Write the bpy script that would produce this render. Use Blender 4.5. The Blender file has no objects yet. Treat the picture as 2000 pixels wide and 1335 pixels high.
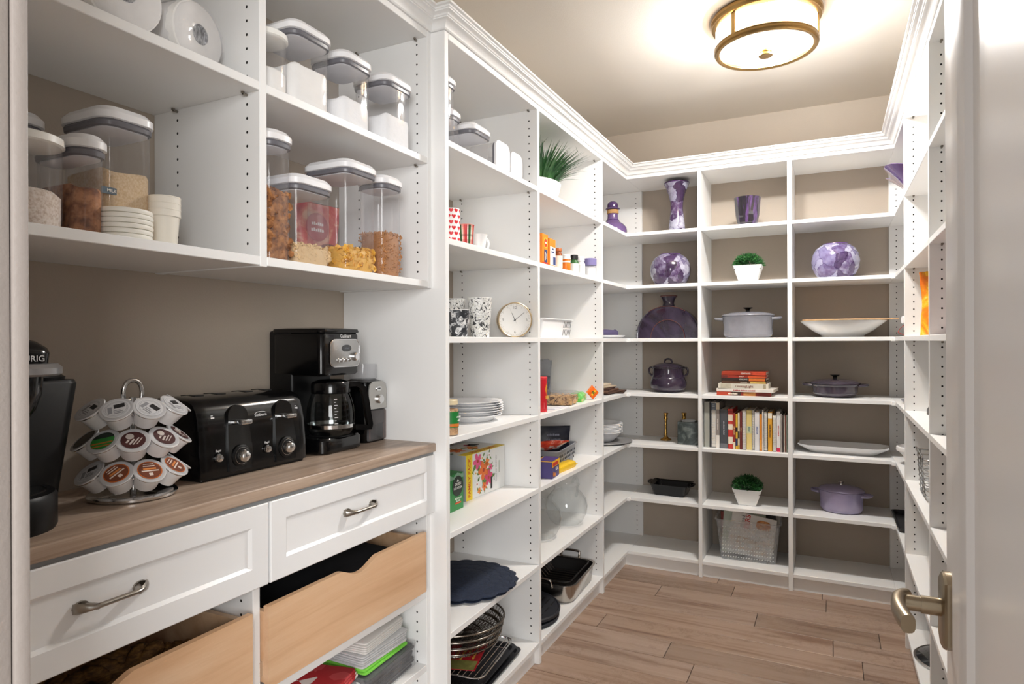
import bpy, bmesh, math, random
from mathutils import Matrix, Vector
R = math.radians
PI = math.pi
sc = bpy.context.scene
COL = sc.collection

# ---------------------------------------------------------------- camera, world, lights, exposure
def make_camera():
    yaw, pitch, roll = 0.4577, -0.0005, -0.0041
    fw = Vector((-math.sin(yaw) * math.cos(pitch), math.cos(yaw) * math.cos(pitch), math.sin(pitch)))
    rt = Vector((math.cos(yaw), math.sin(yaw), 0))
    up = rt.cross(fw)
    c, s = math.cos(roll), math.sin(roll)
    rt, up = rt * c + up * s, up * c - rt * s
    cam = bpy.data.cameras.new('camera')
    cam.sensor_width = 36.0
    cam.lens = 1265.29 / 2000 * 36
    cam.clip_start = 0.02
    o = bpy.data.objects.new('camera', cam)
    COL.objects.link(o)
    m = Matrix((rt, up, -fw)).transposed().to_4x4()
    m.translation = (0, 0, 1.2)
    o.matrix_world = m
    sc.camera = o
make_camera()
sc.view_settings.view_transform = 'Standard'
sc.view_settings.look = 'None'
sc.view_settings.exposure = 1.36
sc.view_settings.gamma = 1.0
sc.view_settings.use_curve_mapping = False
sc.cycles.transparent_max_bounces = 24
sc.cycles.max_bounces = 10
sc.cycles.diffuse_bounces = 6

w = bpy.data.worlds.new('world'); sc.world = w; w.use_nodes = True
w.node_tree.nodes['Background'].inputs[0].default_value = (1.0, 0.995, 0.985, 1)
w.node_tree.nodes['Background'].inputs[1].default_value = 0.32
LAMP_W = 3.6           # glow of the ceiling lamp's opal glass
BULB_W = 24.0          # each of its two bulbs
def area(name, loc, target, size, power, col=(1, 1, 1)):
    l = bpy.data.lights.new(name, 'AREA'); l.shape = 'RECTANGLE'; l.size, l.size_y = size
    l.energy = power; l.color = col
    o = bpy.data.objects.new(name, l); COL.objects.link(o)
    o.location = loc
    o.rotation_euler = (Vector(target) - Vector(loc)).to_track_quat('-Z', 'Y').to_euler()
    return o
# added fill light behind the camera, aimed through the doorway to brighten the hutch
area('doorway_fill_light', (1.5, -2.3, 1.75), (-0.95, 1.3, 1.25), (2.2, 1.7), 76, (1.0, 0.995, 0.985))

# ---------------------------------------------------------------- materials
def lin(h):
    if not isinstance(h, str): return tuple(h)
    h = h.lstrip('#')
    v = [int(h[i:i + 2], 16) / 255 for i in (0, 2, 4)]
    return tuple(x / 12.92 if x <= .04045 else ((x + .055) / 1.055) ** 2.4 for x in v)
MATS = {}
class NT:
    def __init__(s, name):
        s.m = bpy.data.materials.new(name); s.m.use_nodes = True
        s.t = s.m.node_tree; s.t.nodes.clear()
        s.out = s.n('ShaderNodeOutputMaterial')
    def n(s, typ, **k):
        o = s.t.nodes.new(typ)
        for a, b in k.items(): setattr(o, a, b)
        return o
    def l(s, a, b): s.t.links.new(a, b)
    def coord(s, scale=(1, 1, 1), kind='Object', rot=(0, 0, 0)):
        c = s.n('ShaderNodeTexCoord'); mp = s.n('ShaderNodeMapping')
        mp.inputs['Scale'].default_value = scale; mp.inputs['Rotation'].default_value = rot
        s.l(c.outputs[kind], mp.inputs[0]); return mp.outputs[0]
    def noise(s, vec, scale, detail=3, rough=.55, dist=0):
        o = s.n('ShaderNodeTexNoise'); o.inputs['Scale'].default_value = scale; o.inputs['Detail'].default_value = detail
        o.inputs['Roughness'].default_value = rough; o.inputs['Distortion'].default_value = dist
        s.l(vec, o.inputs['Vector']); return o.outputs['Fac']
    def voro(s, vec, scale, feature='F1', out='Distance', rnd=1):
        o = s.n('ShaderNodeTexVoronoi', feature=feature); o.inputs['Scale'].default_value = scale
        o.inputs['Randomness'].default_value = rnd
        s.l(vec, o.inputs['Vector']); return o.outputs[out]
    def ramp(s, fac, stops, interp='LINEAR'):
        o = s.n('ShaderNodeValToRGB'); cr = o.color_ramp; cr.interpolation = interp
        while len(cr.elements) < len(stops): cr.elements.new(.5)
        for e, (p, c) in zip(cr.elements, stops):
            e.position = p; c = lin(c); e.color = (c[0], c[1], c[2], 1)
        s.l(fac, o.inputs[0]); return o.outputs[0]
    def mix(s, fac, a, b, blend='MIX'):
        o = s.n('ShaderNodeMix', data_type='RGBA', blend_type=blend)
        for k, v in ((0, fac), (6, a), (7, b)):
            if isinstance(v, (int, float)): o.inputs[k].default_value = v
            elif isinstance(v, tuple): o.inputs[k].default_value = (v[0], v[1], v[2], 1)
            else: s.l(v, o.inputs[k])
        return o.outputs[2]
    def math(s, op, a, b=0.0):
        o = s.n('ShaderNodeMath', operation=op)
        for k, v in ((0, a), (1, b)):
            if isinstance(v, (int, float)): o.inputs[k].default_value = v
            else: s.l(v, o.inputs[k])
        return o.outputs[0]
    def bsdf(s, col, rough=.5, metal=0, spec=.5, coat=0, bump=None, bumpd=.001, sub=0):
        b = s.n('ShaderNodeBsdfPrincipled')
        if isinstance(col, (tuple, str)):
            c = lin(col); b.inputs['Base Color'].default_value = (c[0], c[1], c[2], 1)
        else: s.l(col, b.inputs['Base Color'])
        if isinstance(rough, (int, float)): b.inputs['Roughness'].default_value = rough
        else: s.l(rough, b.inputs['Roughness'])
        b.inputs['Metallic'].default_value = metal
        b.inputs['Specular IOR Level'].default_value = spec
        b.inputs['Coat Weight'].default_value = coat; b.inputs['Coat Roughness'].default_value = .06
        if bump is not None:
            bp = s.n('ShaderNodeBump'); bp.inputs['Distance'].default_value = bumpd; bp.inputs['Strength'].default_value = .6
            s.l(bump, bp.inputs['Height']); s.l(bp.outputs[0], b.inputs['Normal'])
        s.l(b.outputs[0], s.out.inputs[0]); return b
def mat(col, rough=.5, metal=0, var=.05, scale=25, coat=0, bump=0, spec=.5):
    """plain finish: a base colour with slight procedural mottling"""
    key = (col if isinstance(col, str) else tuple(col), rough, metal, var, scale, coat, bump, spec)
    if key in MATS: return MATS[key]
    s = NT('finish_' + str(len(MATS)))
    c = lin(col); vec = s.coord(); f = s.noise(vec, scale)
    cc = s.mix(f, tuple(x * (1 - var) for x in c), tuple(min(1, x * (1 + var)) for x in c))
    s.bsdf(cc, rough, metal, spec, coat, f if bump else None, bump or .001)
    MATS[key] = s.m; return s.m
def clear(name, tint='#f2f4f6', rough=.04, ior=1.45, haze=0.0, rim=.4):
    if name in MATS: return MATS[name]
    s = NT(name); c = lin(tint)
    t = s.n('ShaderNodeBsdfTransparent'); t.inputs[0].default_value = (*c, 1)
    g = s.n('ShaderNodeBsdfGlossy'); g.inputs['Roughness'].default_value = rough
    lw = s.n('ShaderNodeLayerWeight'); lw.inputs[0].default_value = .5
    f0 = ((ior - 1) / (ior + 1)) ** 2
    fr = s.math('ADD', s.math('MULTIPLY', s.math('POWER', lw.outputs['Facing'], 4.0), rim), f0)
    m1 = s.n('ShaderNodeMixShader'); s.l(fr, m1.inputs[0]); s.l(t.outputs[0], m1.inputs[1]); s.l(g.outputs[0], m1.inputs[2])
    last = m1
    if haze:
        d = s.n('ShaderNodeBsdfDiffuse'); d.inputs[0].default_value = (.8, .8, .82, 1)
        f = s.noise(s.coord(), 18, 4)
        m2 = s.n('ShaderNodeMixShader'); s.l(s.math('MULTIPLY', f, haze * 2), m2.inputs[0])
        s.l(m1.outputs[0], m2.inputs[1]); s.l(d.outputs[0], m2.inputs[2]); last = m2
    s.l(last.outputs[0], s.out.inputs[0]); MATS[name] = s.m; return s.m
def emit(name, col, strength):
    s = NT(name); e = s.n('ShaderNodeEmission'); c = lin(col)
    e.inputs[0].default_value = (*c, 1); e.inputs[1].default_value = strength
    s.l(e.outputs[0], s.out.inputs[0]); return s.m
def speckle(name, stops, scale=40, rough=.6, bumpd=.002, kind='noise', dist=0.0, coat=0, stretch=(1, 1, 1), interp='LINEAR', warp=0):
    """procedural many-coloured surface (food, marbling, prints)"""
    if name in MATS: return MATS[name]
    s = NT(name); vec = s.coord(stretch)
    if warp:
        nz = s.n('ShaderNodeTexNoise'); nz.inputs['Scale'].default_value = warp; s.l(vec, nz.inputs['Vector'])
        vec2 = s.n('ShaderNodeVectorMath', operation='MULTIPLY_ADD'); s.l(nz.outputs['Color'], vec2.inputs[0])
        vec2.inputs[1].default_value = (dist,) * 3; s.l(vec, vec2.inputs[2]); vec = vec2.outputs[0]
    if kind == 'noise': f = s.noise(vec, scale, 5, .6, 0 if warp else dist)
    elif kind == 'cells': f = s.n('ShaderNodeSeparateColor'); s.l(s.voro(vec, scale, 'F1', 'Color'), f.inputs[0]); f = f.outputs[0]
    else: f = s.voro(vec, scale, 'F1', 'Distance')
    s.bsdf(s.ramp(f, stops, interp), rough, 0, .5, coat, f if bumpd else None, bumpd or .001)
    MATS[name] = s.m; return s.m

# ---------------------------------------------------------------- geometry
def FR(face, loc=(0, 0, 0), tilt=0):
    """frame whose local x runs right, y up and z out of a surface facing 'face'"""
    X, Y, Z = {'+x': ((0, 1, 0), (0, 0, 1), (1, 0, 0)), '-y': ((1, 0, 0), (0, 0, 1), (0, -1, 0)),
               '+z': ((1, 0, 0), (0, 1, 0), (0, 0, 1)), '+zl': ((0, 1, 0), (-1, 0, 0), (0, 0, 1)), '-x': ((0, -1, 0), (0, 0, 1), (-1, 0, 0))}[face]
    m = Matrix((X, Y, Z)).transposed().to_4x4() @ Matrix.Rotation(tilt, 4, 'Z')
    m.translation = loc
    return m
def rr(hx, hy, r, z, n=4):
    out = []
    r = min(r, hx * .999, hy * .999)
    for cx, cy, a0 in ((hx - r, hy - r, 0), (r - hx, hy - r, 90), (r - hx, r - hy, 180), (hx - r, r - hy, 270)):
        for i in range(n + 1):
            a = R(a0 + 90 * i / n); out.append((cx + r * math.cos(a), cy + r * math.sin(a), z))
    return out
def ell(rx, ry, z, n=32, cx=0, cy=0):
    return [(cx + rx * math.cos(2 * PI * i / n), cy + ry * math.sin(2 * PI * i / n), z) for i in range(n)]
class G:
    def __init__(s): s.v = []; s.f = []
    def add(s, vs, fs, T=None):
        o = len(s.v)
        if T is not None: vs = [tuple(T @ Vector(p)) for p in vs]
        s.v += [tuple(p) for p in vs]; s.f += [tuple(i + o for i in q) for q in fs]; return s
    def box(s, x0, x1, y0, y1, z0, z1, T=None):
        return s.add([(x0, y0, z0), (x1, y0, z0), (x1, y1, z0), (x0, y1, z0), (x0, y0, z1), (x1, y0, z1), (x1, y1, z1), (x0, y1, z1)],
                     [(0, 3, 2, 1), (4, 5, 6, 7), (0, 1, 5, 4), (1, 2, 6, 5), (2, 3, 7, 6), (3, 0, 4, 7)], T)
    def cbox(s, x0, x1, y0, y1, z0, z1, b=.002, seg=2, T=None):
        bm = bmesh.new(); bmesh.ops.create_cube(bm, size=1)
        for v in bm.verts: v.co = Vector(((x0 + x1) / 2 + v.co.x * (x1 - x0), (y0 + y1) / 2 + v.co.y * (y1 - y0), (z0 + z1) / 2 + v.co.z * (z1 - z0)))
        bmesh.ops.bevel(bm, geom=bm.edges[:], offset=b, segments=seg, affect='EDGES', profile=.5)
        bm.verts.index_update()
        vs = [tuple(v.co) for v in bm.verts]; fs = [tuple(v.index for v in f.verts) for f in bm.faces]; bm.free()
        return s.add(vs, fs, T)
    def loft(s, rings, cap0=True, cap1=True, closed=True, T=None, loop=False):
        n = len(rings[0]); vs = [p for r in rings for p in r]; fs = []
        m = len(rings)
        for i in range(m if loop else m - 1):
            a, b = i * n, ((i + 1) % m) * n
            for j in range(n if closed else n - 1):
                k = (j + 1) % n; fs.append((a + j, a + k, b + k, b + j))
        if cap0: fs.append(tuple(range(n))[::-1])
        if cap1: fs.append(tuple(range((m - 1) * n, m * n)))
        return s.add(vs, fs, T)
    def lathe(s, prof, n=32, c=(0, 0, 0), T=None, cap0=False, cap1=False):
        rings = [[(c[0] + r * math.cos(2 * PI * j / n), c[1] + r * math.sin(2 * PI * j / n), c[2] + z) for j in range(n)] for r, z in prof]
        return s.loft(rings, cap0, cap1, T=T)
    def tube(s, pts, r, n=8, closed=False, T=None, r2=None):
        pts = [Vector(p) for p in pts]; m = len(pts); rings = []
        prev = None
        for i, p in enumerate(pts):
            d = (pts[(i + 1) % m] - pts[i - 1]) if closed else (pts[min(i + 1, m - 1)] - pts[max(i - 1, 0)])
            d.normalize()
            if prev is None:
                u = d.orthogonal().normalized()
            else:
                u = prev - d * prev.dot(d)
                u = u.normalized() if u.length > 1e-6 else d.orthogonal().normalized()
            prev = u; w_ = d.cross(u)
            rad = r if r2 is None else r + (r2 - r) * i / max(1, m - 1)
            rings.append([tuple(p + (u * math.cos(2 * PI * k / n) + w_ * math.sin(2 * PI * k / n)) * rad) for k in range(n)])
        return s.loft(rings, not closed, not closed, T=T, loop=closed)
    def prism(s, poly, z0, z1, T=None):
        n = len(poly)
        vs = [(x, y, z0) for x, y in poly] + [(x, y, z1) for x, y in poly]
        fs = [tuple(range(n))[::-1], tuple(range(n, 2 * n))] + [(i, (i + 1) % n, n + (i + 1) % n, n + i) for i in range(n)]
        return s.add(vs, fs, T)
    def torus(s, R0, r, n=24, m=8, c=(0, 0, 0), T=None, sy=1):
        pts = [(c[0] + R0 * math.cos(2 * PI * i / n), c[1] + sy * R0 * math.sin(2 * PI * i / n), c[2]) for i in range(n)]
        return s.tube(pts, r, m, True, T)
    def disc(s, r, z=0, n=24, c=(0, 0), T=None, t=.0004):
        return s.prism([(c[0] + r * math.cos(2 * PI * i / n), c[1] + r * math.sin(2 * PI * i / n)) for i in range(n)], z, z + t, T)
    def grid(s, fn, nu, nv, T=None):
        vs = [fn(i / nu, j / nv) for j in range(nv + 1) for i in range(nu + 1)]
        fs = [(j * (nu + 1) + i, j * (nu + 1) + i + 1, (j + 1) * (nu + 1) + i + 1, (j + 1) * (nu + 1) + i) for j in range(nv) for i in range(nu)]
        return s.add(vs, fs, T)
def wall_t(g, t):
    """give an open sheet of faces a thickness t (inwards copies)"""
    return g
def mesh(g, name, sm=35):
    me = bpy.data.meshes.new(name); me.from_pydata(g.v, [], g.f); me.update()
    if sm:
        for q in me.polygons: q.use_smooth = True
        me.set_sharp_from_angle(angle=R(sm))
    return me
def obj(name, g, m, par=None, loc=(0, 0, 0), rot=(0, 0, 0), sm=35):
    me = g if isinstance(g, bpy.types.Mesh) else mesh(g, name, sm)
    if m is not None and not me.materials: me.materials.append(m)
    o = bpy.data.objects.new(name, me); COL.objects.link(o)
    o.location = loc; o.rotation_euler = rot
    if par is not None: o.parent = par
    return o
def tag(o, label, cat, group=None):
    o['label'] = label; o['category'] = cat
    if group: o['group'] = group
    return o
def thing(name, label, cat, loc=(0, 0, 0), rz=0, group=None):
    o = bpy.data.objects.new(name, None); o.empty_display_size = .05; COL.objects.link(o)
    o.location = loc; o.rotation_euler = (0, 0, rz)
    return tag(o, label, cat, group)
def struct(o): o['kind'] = 'structure'; return o
def stuff(o): o['kind'] = 'stuff'; return o
_TX = {}
def text(body, size, T, bold=0.0, t=.0003, width=None):
    key = (body, bold)
    if '~' in body and key not in _TX:      # print too small to read in the photograph: word-shaped marks
        r_ = random.Random(body); g0 = G(); x = 0.0
        for ch in body:
            if ch == '~':
                w_, h_ = r_.uniform(.34, .5), r_.uniform(.42, .68)
                g0.add([(x, -.3, 0), (x + w_, -.3, 0), (x + w_, -.3 + h_, 0), (x, -.3 + h_, 0)], [(0, 1, 2, 3)]); x += w_ + .1
            else: x += .3
        _TX[key] = ([(a - x / 2, b, 0) for a, b, c in g0.v], g0.f)
    if key not in _TX:
        cu = bpy.data.curves.new('lettering', 'FONT'); cu.body = body; cu.size = 1; cu.align_x = 'CENTER'; cu.align_y = 'CENTER'
        cu.offset = bold; cu.resolution_u = 3; cu.extrude = 0
        o = bpy.data.objects.new('lettering', cu); COL.objects.link(o)
        bpy.context.view_layer.update()
        me = bpy.data.meshes.new_from_object(o)
        vs = [tuple(v.co) for v in me.vertices]; fs = [tuple(q.vertices) for q in me.polygons]
        bpy.data.objects.remove(o); bpy.data.curves.remove(cu); bpy.data.meshes.remove(me)
        _TX[key] = (vs, fs)
    vs, fs = _TX[key]
    sx = size
    if width:
        xs = [v[0] for v in vs]; sx = width / max(1e-6, max(xs) - min(xs))
    g = G(); g.add([(x * sx, y * size, t) for x, y, z in vs], fs, T); return g
def crv(ctrl, n=24):
    """Catmull-Rom through the control points"""
    P = [Vector(p) for p in ctrl]; out = []
    for i in range(len(P) - 1):
        p0, p1, p2, p3 = P[max(i - 1, 0)], P[i], P[i + 1], P[min(i + 2, len(P) - 1)]
        m = max(2, n // (len(P) - 1))
        for k in range(m):
            t = k / m
            out.append(tuple(.5 * ((2 * p1) + (p2 - p0) * t + (2 * p0 - 5 * p1 + 4 * p2 - p3) * t * t + (3 * p1 - p0 - 3 * p2 + p3) * t ** 3)))
    out.append(tuple(P[-1])); return out
def rot_about(axis, ang, c=(0, 0, 0)):
    return Matrix.Translation(c) @ Matrix.Rotation(ang, 4, axis) @ Matrix.Translation([-q for q in c])
def TR(loc, rx=0, ry=0, rz=0):
    return Matrix.Translation(loc) @ Matrix.Rotation(rz, 4, 'Z') @ Matrix.Rotation(ry, 4, 'Y') @ Matrix.Rotation(rx, 4, 'X')
rng = random.Random(7)
WHITE = mat('#f0f0ef', .42, var=.012, scale=6)
BLACK = mat('#070708', .16, var=.1, coat=.1, spec=.4)
BLACKM = mat('#0a0a0b', .42, var=.1, spec=.3)
CHROME = mat('#d8d8d8', .12, 1, var=.04)
STEEL = mat('#b9b7b3', .3, 1, var=.05, scale=60)
PLASTIC = clear('clear_plastic', '#fafafb', .05, 1.38, .045)
GLASS = clear('clear_glass', '#fcfdfd', .02, 1.55, 0, .85)
# ---------------------------------------------------------------- the room
XW, YW, XR, ZC = -1.345, 3.697, 0.592, 2.41      # left wall, back wall, right wall, ceiling
YF, YFo = 0.27, 0.13                               # front wall faces
XJ, XH = -0.539, 0.168                             # doorway jambs
def paint(name, col, rough=.6, var=.02):
    s = NT(name); c = lin(col); v = s.coord(); f = s.noise(v, 3, 4); f2 = s.noise(v, 220, 2)
    s.bsdf(s.mix(f, tuple(x * (1 - var) for x in c), tuple(x * (1 + var) for x in c)), rough, bump=f2, bumpd=.0006); return s.m
M_WALL = paint('greige_wall_paint', '#b0a496', .62)
M_CEIL = paint('ceiling_paint', '#dcd6cd', .75)
M_DOOR = mat('#efebe8', .3, var=.008, scale=4)
struct(obj('wall_left', G().box(XW - .1, XW, YFo, YW + .1, 0, ZC), M_WALL))
struct(obj('wall_back', G().box(XW, XR, YW, YW + .1, 0, ZC), M_WALL))
struct(obj('wall_right', G().box(XR, XR + .1, YFo, YW + .1, 0, ZC), M_WALL))
wf = struct(obj('wall_front', G().box(XW, XJ - .02, YFo, YF, 0, ZC).box(XH + .02, XR, YFo, YF, 0, ZC).box(XJ - .02, XH + .02, YFo, YF, 2.06, ZC), M_WALL))
struct(obj('ceiling', G().box(XW - .1, XR + .1, YFo, YW + .1, ZC, ZC + .08), M_CEIL))
struct(obj('trim_1', G().cbox(XJ - .02, XJ, YFo - .005, YF - .006, 0, 2.06, .003).cbox(XJ - .016, XJ + .0015, YF - .0055, YF + .006, 0, 2.06, .003)
           .cbox(XH, XH + .02, YFo - .005, YF + .006, 0, 2.06, .003).cbox(XJ, XH, YFo - .005, YF + .006, 2.045, 2.06, .003), paint('jamb_paint', '#958c86', .4, .01)))
# floor: planks along x
def plank_mat():
    s = NT('oak_planks')
    oi = s.n('ShaderNodeObjectInfo')
    c = s.n('ShaderNodeTexCoord'); ad = s.n('ShaderNodeVectorMath', operation='MULTIPLY_ADD')
    cb = s.n('ShaderNodeCombineXYZ'); s.l(oi.outputs['Random'], cb.inputs[0]); s.l(oi.outputs['Random'], cb.inputs[1])
    s.l(cb.outputs[0], ad.inputs[0]); ad.inputs[1].default_value = (37, 19, 0); s.l(c.outputs['Object'], ad.inputs[2])
    def mp(sx, sy):
        m = s.n('ShaderNodeMapping'); m.inputs['Scale'].default_value = (sx, sy, 1); s.l(ad.outputs[0], m.inputs[0]); return m.outputs[0]
    band = s.noise(mp(.8, 10), 1.7, 4, .62, .9)
    grain = s.noise(mp(4, 110), 1.6, 4, .65, .3)
    blot = s.noise(mp(16, 22), 1.7, 6, .75, .8)
    curl = s.noise(mp(55, 30), 1.5, 4, .7, .6)
    base = s.ramp(band, [(.28, '#72574a'), (.38, '#907767'), (.50, '#a99483'), (.66, '#b29d8f'), (.8, '#b7a395')])
    base = s.mix(s.math('MULTIPLY', grain, .38), base, lin('#84695a'))
    zone = s.ramp(s.noise(mp(1.6, 5), 1.5, 2), [(.46, (0, 0, 0)), (.62, (1, 1, 1))])
    bl = s.ramp(blot, [(.50, (0, 0, 0)), (.66, (1, 1, 1))])
    base = s.mix(s.math('MULTIPLY', s.math('MULTIPLY', bl, zone), .55), base, lin('#715646'))
    cl = s.ramp(curl, [(.52, (0, 0, 0)), (.64, (1, 1, 1))])
    base = s.mix(s.math('MULTIPLY', s.math('MULTIPLY', cl, zone), .35), base, lin('#7b6150'))
    tone = s.ramp(oi.outputs['Random'], [(0, (.78, .76, .74)), (.35, (.96, .95, .95)), (.7, (1, 1, 1)), (1, (.98, .92, .87))])
    base = s.mix(1.0, base, tone, 'MULTIPLY')
    s.bsdf(base, .40, bump=grain, bumpd=.0005); return s.m
M_PLANK = plank_mat()
floor = struct(obj('floor', G().box(XW - .1, XR + .1, -.3, YW + .1, -.05, -.012), mat('#3a2c22', .8)))
JOINTS = {21: (-.426, -.024), 20: (-.75, .52), 19: (-.294, .17), 18: (.003,), 17: (-.89, .1), 16: (-.576, .33), 15: (-.46, .2), 14: (-.2,)}
y0 = 2.455 - .145 * 16 + .145
for k in range(-3, 26):
    ya = 2.455 + .145 * (k - 16); yb = ya + .145
    if ya < -.3 or yb > 3.75: continue
    xs = [XW - .08] + list(JOINTS.get(k, sorted((-1.0 + rng.random() * .5, -.1 + rng.random() * .5)))) + [XR + .08]
    for a, b in zip(xs, xs[1:]):
        cx, cy = (a + b) / 2, (ya + yb) / 2
        hx, hy = (b - a) / 2 - .0011, .0725 - .0011
        g = G().loft([rr(hx, hy, .0005, -.0125, 1), rr(hx, hy, .0005, -.0008, 1), rr(hx - .0012, hy - .0012, .0005, 0, 1)])
        obj('plank', g, M_PLANK, floor, (cx, cy, 0), sm=0)
# ---------------------------------------------------------------- shelving
A, YB, XRF, XU = -.976, 3.374, .2566, -1.022       # front planes: left run, back run, right run, coffee hutch
ZT = [.083, .370, .656, .926, 1.215, 1.496, 1.776]  # shelf tops
TH = .018
ZTOP = 2.0624
HOLE = mat('#1c1a18', .8)
PIN = mat('#8d867d', .35, 1)
def shelf_mesh(x0, x1, y0, y1, z1, t=TH): return G().cbox(x0, x1, y0, y1, z1 - t, z1, .0012, 1)
def holes_y(u, ys, xs, z0, z1, r=.0027, nm='pin_holes'):
    g = G()
    for y in ys:
        for x in xs:
            z = z0
            while z < z1:
                g.add([(x + r * math.cos(PI * k / 4), y - .0003, z + r * 1.15 * math.sin(PI * k / 4)) for k in range(8)], [tuple(range(8))])
                z += .02813
    o = obj(nm, g, HOLE, u, sm=0); o.location = [-c for c in u.location]; return stuff(o)
def pins(u, pts):
    g = G()
    for x, y, z in pts: g.lathe([(0, -.004), (.0035, -.004), (.0035, .0), (0, .0)], 8, (x, y, z))
    for x, y, z in pts: g.tube([(x, y, z - .004), (x, y + .011, z - .004)], .0026, 8)
    o = obj('shelf_pins', g, PIN, u); o.location = [-c for c in u.location]; return stuff(o)
def wpart(u, nm, g, m=WHITE, sm=35):
    o = obj(nm, g, m, u, sm=sm); o.location = [-c for c in u.location]; return o
PY = [(1.558, 1.578), (2.2014, 2.2205), (2.952, 2.9705)]
left = thing('shelving_unit', 'tall white open shelving along the left wall, bays between coffee counter and corner', 'shelving', (A - .18, 2.5, 0))
for a, b in PY: wpart(left, 'side_panel', G().cbox(XW, A, a, b, 0, 2.081, .0012, 1))
wpart(left, 'end_panel', G().cbox(XW, A, 3.679, YW, 0, ZTOP, .0012, 1))
bays = [(1.578, 2.2014), (2.2205, 2.952), (2.9705, 3.679)]
for a, b in bays:
    for z in ZT: wpart(left, 'shelf', shelf_mesh(XW, A, a + .0004, b - .0004, z))
    wpart(left, 'top_panel', G().cbox(XW, A, a, b, ZTOP, 2.081, .0012, 1))
    wpart(left, 'toe_kick', G().box(A - .035, A - .02, a, b if b < 3.6 else YB + .035, 0, .0648))
holes_y(left, [2.2014, 2.952, 3.679], [A - .034, -1.302], .11, 2.05)
pins(left, [(x, y - .011, z - TH) for y in (2.2014, 2.952) for z in ZT[1:] + [ZTOP + TH] for x in (A - .034, -1.302)])
for z in ZT[1:]: wpart(left, 'corner_bracket', G().cbox(A - .014, A + .014, YB - .012, YB + .016, z - TH - .003, z - .002, .002, 1))
QX = [(-.6084, -.5901), (-.1873, -.1667)]
back = thing('shelving_unit', 'white open shelving across the back wall, three bays of purple pots and books', 'shelving', (-.36, YB + .16, 0))
for a, b in QX: wpart(back, 'side_panel', G().cbox(a, b, YB, YW, 0, 2.081, .0012, 1))
for a, b in [(A, -.6084), (-.5901, -.1873), (-.1667, XRF)]:
    for z in ZT: wpart(back, 'shelf', shelf_mesh(a + .0004, b - .0004, YB, YW, z))
    wpart(back, 'top_panel', G().cbox(a, b, YB, YW, ZTOP, 2.081, .0012, 1))
    wpart(back, 'toe_kick', G().box(a - (.02 if a == A else 0), b + (.02 if b == XRF else 0), YB + .02, YB + .035, 0, .0648))
RY = [(.803, .822), (1.5145, 1.5335), (2.226, 2.245), (2.9377, 2.9565)]
right = thing('shelving_unit', 'white open shelving along the right wall, running behind the open door', 'shelving', (XRF + .17, 2.3, 0))
for a, b in RY: wpart(right, 'side_panel', G().cbox(XRF, XR, a, b, 0, 2.081, .0012, 1))
wpart(right, 'end_panel', G().cbox(XRF, XR, 3.679, YW, 0, ZTOP, .0012, 1))
for a, b in zip([q[1] for q in RY], [q[0] for q in RY[1:]] + [3.679]):
    for z in ZT: wpart(right, 'shelf', shelf_mesh(XRF, XR, a + .0004, b - .0004, z))
    wpart(right, 'top_panel', G().cbox(XRF, XR, a, b, ZTOP, 2.081, .0012, 1))
    wpart(right, 'toe_kick', G().box(XRF + .02, XRF + .035, a, b if b < 3.6 else YB + .035, 0, .0648))
for z in ZT[1:]: wpart(right, 'corner_bracket', G().cbox(XRF - .014, XRF + .014, YB - .012, YB + .016, z - TH - .003, z - .002, .002, 1))
holes_y(right, [2.226, 2.9377, 3.679], [XRF + .031, XRF + .26], .11, 2.05)
pins(right, [(XRF + .031, y - .011, z - TH) for y in (2.226, 2.9377) for z in ZT[1:] + [ZTOP + TH]])
# crown moulding swept along the fronts
def crown():
    path = [(XU, YF), (XU, 1.558), (A, 1.558), (A, YB), (XRF, YB), (XRF, .803)]
    prof = [(-.012, 2.0815), (.004, 2.0815), (.007, 2.0845), (.009, 2.0905), (.014, 2.097), (.021, 2.1015), (.026, 2.1025), (.026, 2.1055), (.029, 2.1065), (.031, 2.110), (.036, 2.1135), (.041, 2.1145), (.041, 2.1185), (.044, 2.1195), (.0445, 2.124), (.052, 2.125), (.052, 2.131), (-.012, 2.131)]
    def off(i, o):
        def nrm(a, b):
            d = Vector((b[0] - a[0], b[1] - a[1])).normalized(); return Vector((d.y, -d.x))
        p = Vector(path[i])
        ns = []
        if i > 0: ns.append(nrm(path[i - 1], path[i]))
        if i < len(path) - 1: ns.append(nrm(path[i], path[i + 1]))
        if len(ns) == 1: return p + ns[0] * o
        return p + (ns[0] + ns[1]) * o if abs(ns[0].dot(ns[1])) < .1 else p + ns[0] * o
    rings = [[(*off(i, o), z) for o, z in prof] for i in range(len(path))]
    return G().loft(rings)
struct(obj('trim_2', crown(), WHITE, sm=25))
# ---------------------------------------------------------------- coffee hutch: wall cabinet, worktop, base cabinet
hutch = thing('wall_cabinet', 'white open wall cabinet with food containers above the coffee counter', 'cabinet', (-1.18, .95, 1.35))
for a, b in ((YF, .289), (.939, .957), (1.5395, 1.5578)): wpart(hutch, 'side_panel', G().cbox(XW, XU, a, b, 1.3525, 2.081, .0012, 1))
for a, b in ((.289, .939), (.957, 1.5395)):
    wpart(hutch, 'shelf', shelf_mesh(XW, XU, a, b, 1.373)); wpart(hutch, 'shelf', shelf_mesh(XW, XU, a, b, 1.722))
    wpart(hutch, 'top_panel', G().cbox(XW, XU, a, b, ZTOP, 2.081, .0012, 1))
holes_y(hutch, [.939, 1.5395], [-1.057, -1.267], 1.40, 2.05)
pins(hutch, [(x, y - .011, z - TH) for y in (.939, 1.5395) for z in (1.722, ZTOP + TH) for x in (-1.057, -1.267)])
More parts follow.
